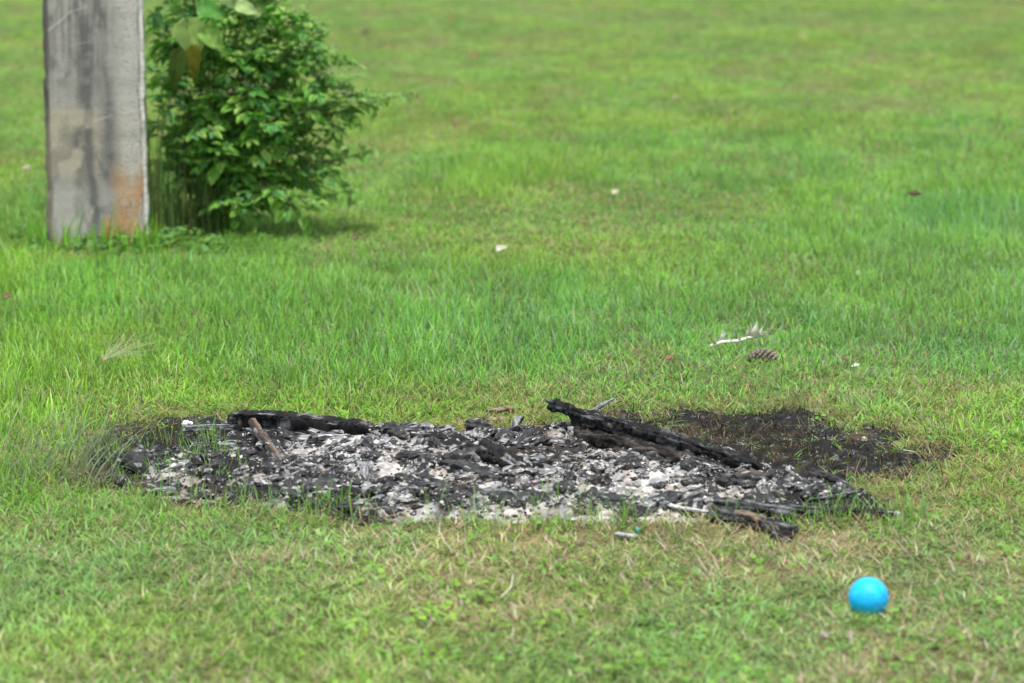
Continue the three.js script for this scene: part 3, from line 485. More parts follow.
{
  const r = rngOf(55), shapes = [[], [], []];
  for (let i = 0; i < 24; i++) { const k = i % 3, q = rngOf(i + 7); shapes[k].push(new THREE.Mesh(lumpGeo(500 + i, 1 + 0.8 * q(), (k === 1 ? 0.4 : 0.6) + 0.3 * q(), 0.65 + 0.4 * q(), [0.02 + 0.1 * q(), 0.6, 1.0][k], 3), k ? ashMat : charMat)); }
  const KINDS = ['charcoal_lump', 'ashy_charcoal', 'ash_lump'], CATS = ['charcoal', 'charcoal', 'ash'];
  const ZONES = [     // from, to, how many of each kind, where it lies
    [[95, 285], [62, 9, 5], 'in the dark left end of the burnt patch'],
    [[285, 480], [96, 45, 26], 'in the ash between brown stick and stump'],
    [[480, 690], [88, 66, 30], 'in the pale ash before the long beam'],
    [[690, 850], [34, 24, 6], 'at the lower right end of the long beam'],
  ];
  for (const [[a, b], N, where] of ZONES) N.forEach((n, k) => {
    for (let i = 0; i < n;) {
      const u = a + r() * (b - a), v = 432 + r() * 90, p = ground(u, v); if (sdAsh(p.x, p.z) > -0.012) continue;
      if (k === 2 && whiteness(u, v) < 0.25 * r()) continue; i++;
      const q = r(), s = 0.0105 + 0.018 * q * q + (r() < 0.14 ? 0.011 : 0), m = shapes[k][(r() * 8) | 0].clone();
      m.position.set(p.x, onBed(p.x, p.z) + s * 0.22, p.z); m.rotation.set((r() - .5) * 0.7, r() < 0.6 ? (r() - 0.5) * 1.2 : r() * 6.283, (r() - .5) * 0.7); m.scale.set(s * (0.9 + 0.5 * r()), s, s);
      add(KINDS[k], m, ['broken lump of black charcoal ', 'flat charcoal piece coated in grey ash ', 'crumbly lump of pale ash '][k] + where, CATS[k], ['black charcoal lumps ', 'grey coated charcoal pieces ', 'pale ash lumps '][k] + where);
    }
  });
  // crumbs and flakes too small to count
  const bits = (name, seed, n, lo, hi, ashy, mat, flat, label, cat, test) => {
    const grp = new THREE.Group(), rr = rngOf(seed);
    for (let k = 0; k < 3; k++) {
      const im = new THREE.InstancedMesh(lumpGeo(seed + k, 1, flat, 0.8, ashy, 1), mat, n); let c = 0;
      for (let tries = 0; c < n && tries < n * 60; tries++) {
        const p = ground(90 + rr() * 900, 410 + rr() * 118); if (!test(p.x, p.z, rr)) continue;
        const s = lo + (hi - lo) * rr() * rr(); dummy.position.set(p.x, onBed(p.x, p.z) + s * 0.2, p.z); dummy.rotation.set((rr() - .5) * 1.2, rr() * 6.283, (rr() - .5) * 1.2); dummy.scale.setScalar(s); dummy.updateMatrix(); im.setMatrixAt(c, dummy.matrix); const t = 0.7 + 0.6 * rr(); im.setColorAt(c, tint.setRGB(t, t, t)); c++;
      }
      im.count = c; im.name = 'fragment' + (k ? '_00' + k : ''); im.userData.kind = 'stuff'; grp.add(im);
    }
    add(name, grp, label, cat, null, 'stuff');
  };
  bits('charcoal_crumbs', 700, 1100, 0.003, 0.012, 0.04, charMat, 0.6, 'small black charcoal crumbs strewn all over the ash', 'charcoal crumbs', (x, z) => sdAsh(x, z) < 0.05 + 0 * x);
  bits('ash_flakes', 720, 600, 0.002, 0.009, 1.3, ashMat, 0.4, 'pale flakes of ash scattered through the middle of the burnt patch', 'ash flakes', (x, z, q) => { const [u, v] = project(x, 0, z); return sdAsh(x, z) < -0.01 && q() < whiteness(u, v) + 0.08; });
  bits('soil_crumbs', 740, 2600, 0.003, 0.011, 0.03, charMat, 0.6, 'black crumbs on the scorched soil right of the long beam', 'charcoal crumbs', (x, z) => sdBurn(x, z) < 0.03);
  // burnt stubble
  const stub = [0, 1, 2].map(i => { const q = rngOf(800 + i), g = new Geo(); for (let k = 0; k < 6; k++) blade(g, q, { x: (q() - .5) * 0.03, z: (q() - .5) * 0.03, h: 0.008 + 0.032 * q() * q(), w: 0.0016 + 0.002 * q(), dir: q() * 6.283, lean: 0.9 * q(), curl: 0.8 * q(), c0: q() < 0.5 ? [0.24, 0.2, 0.09] : [0.12, 0.1, 0.05], c1: q() < 0.6 ? [0.02, 0.018, 0.014] : [0.3, 0.25, 0.13], seg: 3 }); return g.build(); });
  const grp = new THREE.Group();
  stub.forEach((g, k) => { const im = new THREE.InstancedMesh(g, strawMat, 320); let c = 0; for (let t = 0; t < 9000 && c < 320; t++) { const L = r() < 0.25, p = L ? ground(95 + r() * 160, 425 + r() * 45) : ground(600 + r() * 370, 410 + r() * 85); if (sdBurn(p.x, p.z) > 0.04) continue; dummy.position.set(p.x, hills(p.x, p.z), p.z); dummy.rotation.set(0, r() * 6.283, 0); dummy.scale.setScalar(0.7 + 0.7 * r()); dummy.updateMatrix(); im.setMatrixAt(c++, dummy.matrix); } im.count = c; im.name = 'stalks' + (k ? '_00' + k : ''); im.userData.kind = 'stuff'; grp.add(im); });
  add('burnt_stubble', grp, 'short singed grass stubble standing on the scorched soil', 'stubble', null, 'stuff');
}

// ---------------------------------------------------------------- charred timber
// a log or board swept along a path: superellipse section, cracked into blocks, ragged ends
function timber(pts, hw, hh, o = {}) {
  const { seed = 1, sq = 4, crack = 0.0035, cell = 0.016, rough = 0.006, ashy = 0.2, base = pal.char, ash = pal.grey, top = null, taper = [1, 1], step = 0.0042 } = o, r = rngOf(seed);
  const C = new THREE.CatmullRomCurve3(pts), len = C.getLength(), N = Math.max(8, Math.round(len / step)), A = Math.max(16, Math.min(56, Math.round(2 * Math.PI * Math.max(hw, hh) / 0.0042))), g = new Geo(), rings = [];
  const up = V(0, 1, 0), row = (t, shrink, jag) => {
    const p = C.getPointAt(t), T = C.getTangentAt(t), S = new THREE.Vector3().crossVectors(T, up).normalize(), U = new THREE.Vector3().crossVectors(S, T), ring = [], ts = lerp(taper[0], taper[1], t), bulge = 1 + 0.35 * (fbm(t * len * 16, seed, 3, 3) - 0.5);
    for (let i = 0; i < A; i++) {
      const a = i / A * 6.2832, ca = Math.cos(a), sa = Math.sin(a), e = 2 / sq, kx = Math.sign(ca) * Math.pow(Math.abs(ca), e), ky = Math.sign(sa) * Math.pow(Math.abs(sa), e), arc = a * (hw + hh) * 0.5, L = t * len;
      const n = fbm(L * 40, ca * 2 + seed, sa * 2, 3) - 0.5, wl = noise3(L * 30, seed, a * 2) * 0.006, c1 = Math.abs((((L + wl) / cell + (Math.floor(arc / cell * 0.8) % 2) * 0.5) % 1) - 0.5) * 2, c2 = Math.abs(((arc + wl) / (cell * 1.25) % 1) - 0.5) * 2, ck = Math.max(smooth(0.72, 0.98, c1), smooth(0.76, 0.98, c2));
      const k = ts * bulge * shrink, d = rough * n * 2 - crack * ck, off = jag ? (noise3(ca * 2.5 + seed, sa * 2.5, 7) - 0.5) * jag : 0;
      const q = p.clone().addScaledVector(S, kx * Math.max(0.001, hw * k + d * shrink)).addScaledVector(U, ky * Math.max(0.001, hh * k + d * shrink)).addScaledVector(T, off);
      const as = smooth(0.68 - ashy * 0.45, 0.85 - ashy * 0.4, fbm(L * 24 + seed * 3, ca * 3, sa * 3, 3) + 0.06);
      let c = mul(mix(base, pal.coal, noise3(L * 60, arc * 60, seed)), 1 - 0.4 * ck); c = mix(c, mul(ash, 0.7 + 0.6 * r()), as * (1 - 0.6 * ck));
      if (top) { const tt = smooth(0.35, 0.75, sa * 0.6 + ca * (o.topSide || 0) + 0.5 * n); c = mix(c, mul(top, 0.75 + 0.5 * r()), tt * smooth(0.3, 0.5, fbm(L * 30, seed, sa * 2, 2) + 0.1)); }
      ring.push(g.v(q.x, q.y, q.z, c));
    }
    rings.push(ring);
  };
  const jag = o.jag ?? 0.012;
  row(0, 0.02, jag * 1.5); row(0, 0.6, jag * 1.3); row(0.001, 0.93, jag);
  for (let k = 1; k < N; k++) row(k / N, 1, 0);
  row(0.999, 0.93, jag); row(1, 0.6, jag * 1.3); row(1, 0.02, jag * 1.5);
  for (let k = 1; k < rings.length; k++) for (let i = 0; i < A; i++) g.q(rings[k - 1][i], rings[k - 1][(i + 1) % A], rings[k][(i + 1) % A], rings[k][i]);
  return g.build();
}
// each piece stands at its own base: the path is given by pixels plus a height above the ground there
function wood(name, label, spec, cat = 'wood', group) {
  const grp = new THREE.Group(); let origin = null;
  for (const [pn, path, hw, hh, o, plabel] of spec) {
    const pts = path.map(([u, v, h]) => ground(u, v, h)); if (!origin) { origin = pts[0].clone(); origin.y = hills(origin.x, origin.z); }
    const m = part(pn, timber(pts.map(p => p.clone().sub(origin)), hw, hh, o), woodMat, grp); if (plabel) m.userData.label = plabel;
  }
  grp.position.copy(origin);
  if (spec.length === 1) { const m = grp.children[0]; m.position.copy(origin); return add(name, m, label, cat, group); }
  return add(name, grp, label, cat, group);
}
wood('charred_beam', 'short thick black charred beam at the upper left of the ash', [
  ['beam', [[240, 421, 0.046], [285, 423, 0.043], [330, 427, 0.038], [370, 431, 0.03]], 0.03, 0.027, { seed: 3, sq: 5, ashy: 0.0, crack: 0.005, rough: 0.008, jag: 0.02, taper: [1.05, 0.9] }],
  ['burnt_end', [[229, 421, 0.036], [236, 421, 0.036], [246, 421, 0.037]], 0.022, 0.02, { seed: 4, sq: 2.2, ashy: 0.02 }],
  ['splinter', [[236, 414, 0.066], [258, 415, 0.068], [276, 416, 0.066]], 0.016, 0.007, { seed: 5, sq: 3, ashy: 0.0 }],
]);
wood('charred_board', 'thin bowed charred board lying under the short thick beam', [['board', [[186, 428, 0.022], [230, 428, 0.026], [275, 433, 0.026], [310, 439, 0.022], [338, 445, 0.016]], 0.016, 0.008, { seed: 6, sq: 4, ashy: 0.55, crack: 0.0015, rough: 0.003 }]]);
wood('brown_stick', 'brown half burnt stick leaning on the short thick beam', [
  ['stick', [[252, 421, 0.07], [262, 437, 0.05], [272, 451, 0.03], [280, 464, 0.012]], 0.0115, 0.0115, { seed: 7, sq: 2.2, ashy: 0.1, crack: 0.001, rough: 0.003, base: [0.07, 0.05, 0.036], top: [0.17, 0.12, 0.085], topSide: -0.5, jag: 0.02 }],
  ['bark_flake', [[264, 432, 0.063], [270, 442, 0.047], [276, 453, 0.03]], 0.0045, 0.003, { seed: 8, sq: 2.5, ashy: 0.3, base: [0.2, 0.14, 0.11], rough: 0.002, crack: 0 }],
]);
wood('charred_beam', 'long charred beam slanting down to the right across the ash', [
  ['beam', [[586, 419, 0.082], [630, 430, 0.07], [680, 444, 0.054], [728, 460, 0.036], [757, 470, 0.026]], 0.025, 0.02, { seed: 9, sq: 4, ashy: 0.05, rough: 0.01, crack: 0.006, jag: 0.02, ash: [0.12, 0.125, 0.135] }],
  ['knot', [[577, 421, 0.06], [590, 420, 0.07], [602, 424, 0.07]], 0.024, 0.026, { seed: 10, sq: 2.2, ashy: 0.25, crack: 0.004 }],
  ['branch_stub', [[592, 417, 0.085], [574, 412, 0.086], [562, 408, 0.088], [553, 405, 0.092]], 0.013, 0.014, { seed: 11, sq: 2.4, ashy: 0.03, crack: 0.006, rough: 0.012, taper: [0.9, 1.25], jag: 0.05 }],
  ['twig', [[588, 415, 0.08], [598, 408, 0.09], [605, 403, 0.096], [614, 399, 0.094]], 0.006, 0.006, { seed: 12, sq: 2, ashy: 0.7, crack: 0.001, rough: 0.003, taper: [1.2, 0.5] }],
]);
wood('charred_log', 'ash crusted brown log lying beneath the long charred beam', [['log', [[578, 434, 0.04], [620, 444, 0.036], [665, 456, 0.03], [705, 466, 0.022]], 0.026, 0.022, { seed: 13, sq: 2.4, ashy: 0.3, base: [0.014, 0.0115, 0.01], ash: [0.07, 0.06, 0.055], crack: 0.004, rough: 0.012 }]]);
wood('charred_block', 'square ended black block at the lower end of the long beam', [['block', [[738, 476, 0.026], [755, 479, 0.026], [770, 481, 0.024]], 0.018, 0.017, { seed: 14, sq: 6, ashy: 0.12, top: [0.1, 0.08, 0.07], jag: 0.006 }]]);
wood('charred_stump', 'thick black charred stump end in the middle of the ash', [
  ['log', [[482, 453, 0.045], [500, 460, 0.04], [526, 473, 0.03]], 0.032, 0.032, { seed: 15, sq: 2.4, ashy: 0.0, base: [0.016, 0.0135, 0.012], crack: 0.007, rough: 0.012, jag: 0.015, taper: [1.05, 0.6] }],
  ['bark_slab', [[492, 471, 0.028], [512, 476, 0.026], [530, 482, 0.018]], 0.018, 0.009, { seed: 16, sq: 3, ashy: 0.15, base: [0.035, 0.026, 0.02] }],
]);
wood('charred_stub', 'upright black knob with grey face near the upper rim of the ash', [
  ['lower_knob', [[504, 436, 0.015], [512, 433, 0.024], [520, 430, 0.032]], 0.015, 0.014, { seed: 17, sq: 2.3, ashy: 0.1 }],
  ['upper_knob', [[514, 429, 0.035], [517, 423, 0.045], [520, 418, 0.055]], 0.011, 0.011, { seed: 18, sq: 2.3, ashy: 0.45 }],
], 'charcoal');
wood('bark_curl', 'small curled black chip standing up right of the stump', [['curl', [[535, 482, 0.012], [533, 474, 0.03], [536, 467, 0.045], [542, 466, 0.047]], 0.005, 0.007, { seed: 19, sq: 2.4, ashy: 0.05, crack: 0.001, rough: 0.002 }]], 'charcoal');
wood('charred_log', 'dark charred log piece at the front left of the white ash', [['log', [[322, 483, 0.026], [342, 491, 0.026], [364, 499, 0.022]], 0.019, 0.019, { seed: 20, sq: 2.3, ashy: 0.05, base: [0.022, 0.018, 0.015], crack: 0.002 }]]);
wood('charred_log', 'ash grey log piece at the front middle of the ash', [['log', [[484, 496, 0.024], [498, 496, 0.025], [514, 497, 0.023]], 0.016, 0.015, { seed: 21, sq: 2.4, ashy: 0.6, ash: [0.17, 0.18, 0.195], crack: 0.0025 }]]);
wood('charred_board', 'narrow grey board end at the front left of the grey log', [['board', [[455, 500, 0.016], [470, 501, 0.017], [484, 501, 0.016]], 0.014, 0.007, { seed: 22, sq: 4, ashy: 0.5, ash: [0.14, 0.16, 0.13] }]]);
wood('charred_board', 'grey topped charred board at the front right of the ash', [['board', [[688, 498, 0.024], [720, 502, 0.026], [755, 507, 0.026], [797, 513, 0.022]], 0.017, 0.009, { seed: 23, sq: 5, ashy: 0.4, ash: [0.15, 0.155, 0.165], crack: 0.002, jag: 0.03 }]]);
wood('charred_board', 'long thin black board with a white tip at the right front edge', [
  ['board', [[762, 506, 0.022], [800, 510, 0.024], [850, 513, 0.022], [893, 514, 0.016]], 0.014, 0.009, { seed: 24, sq: 5, ashy: 0.12, ash: [0.1, 0.105, 0.115], crack: 0.0015 }],
  ['ashen_tip', [[888, 514, 0.018], [893, 514, 0.018], [899, 515, 0.018]], 0.007, 0.006, { seed: 25, sq: 3, ashy: 1.2, ash: [0.36, 0.37, 0.4] }, 'white ashen tip'],
]);
wood('charred_board', 'lowest charred board with an end jutting out toward the blue ball', [['board', [[715, 512, 0.022], [755, 520, 0.024], [794, 530, 0.022]], 0.02, 0.01, { seed: 26, sq: 5, ashy: 0.3, ash: [0.13, 0.135, 0.14], crack: 0.0015 }]]);
wood('charred_block', 'black block end under the lowest charred board', [['block', [[773, 535, 0.014], [783, 536, 0.014], [792, 537, 0.012]], 0.012, 0.011, { seed: 27, sq: 5, ashy: 0.02 }]]);
wood('wood_fragment', 'tan unburnt wood fragment beside the front right boards', [['chip', [[739, 512, 0.03], [750, 515, 0.034], [762, 520, 0.03]], 0.014, 0.005, { seed: 28, sq: 3, ashy: 0, base: [0.3, 0.22, 0.15], crack: 0.001, rough: 0.003 }]]);
wood('wood_fragment', 'pale grey splinter at the front edge of the white ash', [['splinter', [[668, 505, 0.022], [688, 509, 0.024], [708, 512, 0.02]], 0.009, 0.004, { seed: 29, sq: 3, ashy: 1, ash: [0.5, 0.5, 0.52], crack: 0.001, rough: 0.002 }]]);
wood('wood_fragment', 'pale splinter lying in grass below the white ash', [['splinter', [[616, 534, 0.012], [626, 535, 0.014], [636, 537, 0.01]], 0.007, 0.005, { seed: 30, sq: 3, ashy: 1.0, ash: [0.34, 0.34, 0.36], crack: 0, rough: 0.003 }]]);
wood('wood_fragment', 'tan wood chip in the grass above the ash, upper of two', [['chip', [[488, 411, 0.014], [500, 410, 0.016], [513, 408, 0.013]], 0.012, 0.007, { seed: 31, sq: 2.6, ashy: 0, base: [0.42, 0.29, 0.19], crack: 0, rough: 0.004 }]]);
wood('wood_fragment', 'tan wood chip in the grass above the ash, lower of two', [['chip', [[480, 419, 0.01], [492, 419, 0.011], [503, 418, 0.009]], 0.012, 0.005, { seed: 32, sq: 2.6, ashy: 0, base: [0.34, 0.25, 0.18], crack: 0, rough: 0.004 }]]);
for (const [seed, label, path, w] of [
  [41, 'thin black stick lying between the long beam end and the right boards', [[790, 482, 0.02], [820, 487, 0.02], [850, 492, 0.014]], 0.006],
  [42, 'short black stick crossing the grey topped board at the right', [[812, 500, 0.03], [835, 497, 0.034], [862, 490, 0.024]], 0.005],
  [43, 'thin grey stick slanting over the pale ash in the middle', [[566, 478, 0.03], [573, 487, 0.034], [579, 497, 0.024]], 0.0045],
  [44, 'black stick lying along the front edge right of the front left log', [[372, 506, 0.018], [402, 508, 0.02], [438, 507, 0.016]], 0.007],
  [45, 'black stick on the upper rim of the ash left of the stump', [[372, 438, 0.025], [415, 436, 0.028], [458, 438, 0.022]], 0.007],
  [46, 'small black stick poking out of the left end of the ash', [[112, 468, 0.015], [135, 464, 0.025], [160, 466, 0.018]], 0.007],
]) wood('charred_stick', label, [['stick', path, w, w * 0.85, { seed, sq: 2.6, ashy: seed === 43 ? 0.9 : 0.15, crack: 0.0015, rough: 0.004, jag: 0.012 }]]);
// bigger loose lumps that can be told apart
{
  const big = (u, v, s, sy, seed, ashy, rot, label) => { const p = ground(u, v), m = new THREE.Mesh(lumpGeo(seed, s, sy, s * 0.8, ashy, 3), charMat); m.position.set(p.x, onBed(p.x, p.z) + sy * 0.45, p.z); m.rotation.y = rot; add('charcoal_chunk', m, label, 'charcoal'); };
  big(428, 477, 0.029, 0.027, 901, 0.12, 0.4, 'big angular charcoal chunk left of the thick stump');
  big(464, 467, 0.022, 0.018, 902, 0.05, 1.2, 'flat topped charcoal chunk touching the left side of the stump');
  big(385, 455, 0.036, 0.018, 903, 0.2, 0.2, 'brownish charcoal chunk below the right end of the short beam');
  big(275, 484, 0.032, 0.025, 904, 0.03, 2.1, 'big black charcoal chunk below the brown stick');
  big(300, 478, 0.026, 0.02, 905, 0.1, 0.9, 'black charcoal chunk just right of the one below the stick');
  big(128, 474, 0.018, 0.02, 906, 0.05, 0.3, 'rounded black chunk at the far left end of the ash');
  big(127, 490, 0.02, 0.021, 907, 0.05, 1.3, 'rounded black chunk at the front left corner of the ash');
  big(208, 428, 0.02, 0.012, 908, 0.02, 0.1, 'small black chunk beside the white foam scrap');
  big(620, 498, 0.03, 0.016, 909, 0.3, 0.1, 'dark brown slab of charcoal in the front white ash');
  big(560, 490, 0.03, 0.018, 910, 0.55, 1.0, 'ash grey chunk right of the small curled chip');
  big(595, 483, 0.034, 0.017, 911, 0.7, 0.3, 'broad pale ash chunk in front of the long beam');
  big(640, 476, 0.026, 0.022, 912, 0.5, 2.0, 'grey chunk under the middle of the long beam');
  big(700, 487, 0.026, 0.018, 913, 0.35, 1.5, 'grey black chunk under the lower half of the long beam');
  big(535, 505, 0.024, 0.014, 914, 0.2, 0.7, 'black chunk at the front edge below the curled chip');
  big(410, 440, 0.03, 0.013, 915, 0.15, 0.0, 'flat black chunk right of the short thick beam');
}

// ---------------------------------------------------------------- ball, cone, scraps
{
  const R = 0.0395, p = ground(868, 616), g = new THREE.SphereGeometry(R, 64, 48), grp = new THREE.Group();
  const S = 256, d = new Uint8Array(S * S * 4);
  for (let y = 0; y < S; y++) for (let x = 0; x < S; x++) { const a = x / S * 6.283, t = y / S * 3.1416, X = Math.sin(t) * Math.cos(a), Y = Math.cos(t), Z = Math.sin(t) * Math.sin(a), n = fbm(X * 3 + 5, Y * 3, Z * 3, 4), f = fbm(X * 20 + 5, Y * 20, Z * 20, 2), sc = smooth(0.5, 0.66, n) * smooth(0.42, 0.62, f), dirt = smooth(0.5, 0.7, fbm(X * 7 + 2, Y * 7, Z * 7 + 9, 3)) * smooth(0.2, -0.7, Y - 0.4 * Z) * 0.5, o = (y * S + x) * 4; d[o] = 2 + 30 * sc + 20 * dirt; d[o + 1] = 176 - 25 * dirt + 22 * (n - .5) * 2 + 10 * sc; d[o + 2] = 243 - 40 * dirt + 12 * (n - .5) + 8 * sc; d[o + 3] = 255; }
  const t = new THREE.DataTexture(d, S, S); t.colorSpace = THREE.SRGBColorSpace; t.magFilter = THREE.LinearFilter; t.wrapS = THREE.RepeatWrapping; t.needsUpdate = true;
  part('shell', g, new THREE.MeshPhysicalMaterial({ map: t, roughness: 0.55, specularIntensity: 0.8 }), grp);
  const seam = new THREE.TorusGeometry(R * 0.9995, 0.0006, 8, 96); seam.rotateX(1.25); seam.rotateZ(0.3); part('seam', seam, new THREE.MeshPhysicalMaterial({ color: new THREE.Color().setRGB(0.005, 0.24, 0.62), roughness: 0.5 }), grp);
  grp.position.set(p.x, R - 0.001 + hills(p.x, p.z), p.z); grp.rotation.set(0.3, 0.5, 0.2);
  add('ball', grp, 'small bright blue ball resting in the short grass', 'ball');
}
{   // fallen pine cone, scales in spirals
  const p = ground(762, 366), grp = new THREE.Group(), core = new THREE.SphereGeometry(1, 20, 16); core.scale(0.042, 0.026, 0.026);
  part('core', core, new THREE.MeshStandardMaterial({ color: new THREE.Color().setRGB(0.03, 0.02, 0.014), roughness: 0.9 }), grp);
  const g = new Geo(), r = rngOf(61);
  for (let i = 0; i < 110; i++) {
    const t = (i + 0.5) / 110, x = lerp(-0.044, 0.044, t), rad = 0.029 * Math.sqrt(Math.max(0.05, 1 - (x / 0.05) ** 2)), a = i * 2.39996, n = V(0.35 + (x > 0 ? x * 12 : x * 6), Math.cos(a), Math.sin(a)).normalize(), s = new THREE.Vector3().crossVectors(n, V(1, 0, 0)).normalize(), f = new THREE.Vector3().crossVectors(s, n).normalize(), c = V(x, Math.cos(a) * rad, Math.sin(a) * rad), w = 0.0062 * (0.8 + 0.3 * r());
    const pt = (k, m, q, cc) => { const e = c.clone().addScaledVector(s, k * w).addScaledVector(f, m * w * 0.75).addScaledVector(n, q); return g.v(e.x, e.y, e.z, cc); };
    const pale = mul([0.17, 0.14, 0.115], 0.35 + 1.1 * r()), dk = [0.05, 0.035, 0.025];
    const top = [pt(-0.75, -0.4, 0.006, pale), pt(0.75, -0.4, 0.006, pale), pt(0.9, 0.35, 0.007, pale), pt(0, 0.9, 0.0075, pale), pt(-0.9, 0.35, 0.007, pale)], um = pt(0, 0.1, 0.0105, [0.2, 0.16, 0.13]), bot = [pt(-0.5, -0.5, -0.006, dk), pt(0.5, -0.5, -0.006, dk), pt(0.6, 0.1, -0.006, dk), pt(0, 0.4, -0.006, dk), pt(-0.6, 0.1, -0.006, dk)];
    for (let k = 0; k < 5; k++) { g.t(um, top[k], top[(k + 1) % 5]); g.q(top[k], bot[k], bot[(k + 1) % 5], top[(k + 1) % 5]); }
  }
  part('scales', g.build(), dryMat, grp);
  grp.position.set(p.x, hills(p.x, p.z) + 0.016, p.z); grp.scale.setScalar(0.95); grp.rotation.set(0.2, 0.45, -0.05);
  add('pine_cone', grp, 'dark brown pine cone lying in the grass above the scorched soil', 'pine cone');
}
{   // dried pale husk: a bent midrib with upright curled prongs
  const o = ground(740, 352), r = rngOf(71), g = new Geo(), L = (u, v, dz = 0) => atDepth(u, v, o.z + dz).sub(o), pale = [0.6, 0.58, 0.52], grp = new THREE.Group();
  tubeInto(g, [L(711, 346), L(722, 342, .01), L(738, 341), L(752, 337, -.01), L(766, 334)], 0.006, 0.005, pale, 6);
  part('midrib', g.build(), dryMat, grp);
  for (const [u, v, u1, v1, w] of [[722, 342, 724, 331, .009], [730, 341, 733, 333, .008], [739, 341, 740, 327, .005], [746, 339, 750, 328, .012], [754, 337, 757, 322, .012], [758, 336, 767, 320, .008], [766, 334, 768, 332, .01], [716, 345, 712, 341, .006]]) {
    const q = new Geo(), a = L(u, v), b = L(u1, v1, 0.02), rows = 5; let prev = null;
    for (let k = 0; k <= rows; k++) { const t = k / rows, p = a.clone().lerp(b, t), ww = w * (1 - 0.75 * t), tw = t * 1.5 + u, row = [-1, 0, 1].map(j => q.v(p.x + j * ww * 1.5 * Math.cos(tw), p.y + Math.abs(j) * 0.003, p.z + j * ww * Math.sin(tw) + 0.004 * Math.sin(k), mul(pale, 0.8 + 0.35 * r()))); if (prev) { q.q(prev[0], prev[1], row[1], row[0]); q.q(prev[1], prev[2], row[2], row[1]); } prev = row; }
    part('prong', q.build(), dryMat, grp);
  }
  grp.position.copy(o); add('dry_husk', grp, 'pale dried husk with curled prongs just behind the pine cone', 'dry leaf');
}
{   // fallen leaves: curled sheets
  const leaf = (u, v, len, wid, c, rot, lift, curl, label, name = 'fallen_leaf', cat = 'fallen leaf') => {
    len *= 0.85; wid *= 0.8; lift *= 0.7; const p = ground(u, v), g = new Geo(), r = rngOf(u * 7 + v); let prev = null; const prof = [0.08, 0.6, 0.95, 1, 0.8, 0.45, 0.04];
    prof.forEach((w, k) => { const t = k / 6 - 0.5, row = []; for (let j = -2; j <= 2; j++) { const f = j / 2; row.push(g.v(t * len, curl * (f * f * wid * 0.6 * w + t * t * len * 0.8) + 0.003 * r(), f * w * wid / 2, mul(c, ((j ? 0.9 : 0.7) + 0.25 * r()) * 0.8))); } if (prev) for (let j = 0; j < 4; j++) g.q(prev[j], prev[j + 1], row[j + 1], row[j]); prev = row; });
    const m = new THREE.Mesh(g.build(), dryMat); m.position.set(p.x, hills(p.x, p.z) + lift, p.z); m.rotation.set(0.35, rot, 0.15); add(name, m, label, cat);
  };
  leaf(502, 262, 0.06, 0.05, [0.5, 0.5, 0.38], 0.7, 0.06, 0.7, 'pale dry leaf in the lawn above the middle of the ash');
  leaf(615, 201, 0.05, 0.04, [0.48, 0.46, 0.36], 1.2, 0.05, 0.6, 'small pale leaf far back on the worn strip of lawn');
  leaf(452, 21, 0.14, 0.09, [0.2, 0.08, 0.03], 0.2, 0.01, 0.3, 'reddish brown leaf near the top of the lawn');
  leaf(474, 58, 0.13, 0.08, [0.2, 0.11, 0.04], 1.9, 0.01, 0.5, 'brown leaf on the far lawn below the reddish one');
  leaf(365, 36, 0.12, 0.08, [0.09, 0.07, 0.04], 0.4, 0.03, 0.5, 'dark leaf on the lawn behind the top of the bush');
  leaf(675, 102, 0.06, 0.04, [0.32, 0.3, 0.18], 0.9, 0.03, 0.6, 'pale leaf on the middle of the far lawn');
  leaf(802, 40, 0.09, 0.05, [0.36, 0.36, 0.16], 2.5, 0.03, 0.5, 'straw yellow leaf far back on the right lawn');
  leaf(914, 218, 0.08, 0.045, [0.12, 0.07, 0.04], -0.5, 0.13, 0.8, 'dark brown leaf caught in tall grass at the right');
  leaf(856, 371, 0.032, 0.02, [0.75, 0.75, 0.75], 0.1, 0.02, 0.4, 'tiny white scrap in the grass right of the pine cone', 'paper_scrap', 'scrap');
  leaf(845, 363, 0.045, 0.028, [0.16, 0.08, 0.04], 0.6, 0.018, 0.5, 'reddish brown leaf beside the tiny white scrap');
  leaf(28, 177, 0.06, 0.04, [0.46, 0.38, 0.32], 0.3, 0.05, 0.7, 'pale pinkish leaf in the grass left of the pole');
  leaf(672, 305, 0.07, 0.035, [0.12, 0.1, 0.05], 2.8, 0.04, 0.7, 'dark curled leaf in the grass up and left of the pine cone');
  leaf(670, 364, 0.04, 0.03, [0.25, 0.13, 0.08], 0.5, 0.02, 0.6, 'small brown leaf in the grass left of the pine cone');
  leaf(748, 390, 0.035, 0.02, [0.22, 0.11, 0.05], 0.2, 0.016, 0.5, 'orange brown leaf between pine cone and scorched soil');
  leaf(858, 282, 0.04, 0.03, [0.3, 0.32, 0.18], 1.6, 0.04, 0.6, 'dull pale leaf in the tall grass above the white scrap');
  leaf(8, 305, 0.07, 0.05, [0.16, 0.09, 0.05], 0.2, 0.03, 0.6, 'brown leaf in the grass at the far left below the pole');
  leaf(356, 244, 0.06, 0.04, [0.1, 0.07, 0.035], 0.8, 0.03, 0.6, 'dark leaf in the lawn right of the bush foot');
  leaf(300, 455, 0.03, 0.02, [0.35, 0.12, 0.07], 0.2, 0.03, 0.6, 'rust red flake in the ash right of the brown stick', 'rusty_flake', 'flake');
  leaf(850, 640, 0.03, 0.016, [0.3, 0.27, 0.26], 0.8, 0.012, 0.5, 'thin grey leaf right of the small stone near the ball');
  leaf(690, 668, 0.09, 0.007, [0.3, 0.17, 0.08], 0.1, 0.012, 0.2, 'long thin brown leaf low in the nearest grass');
}
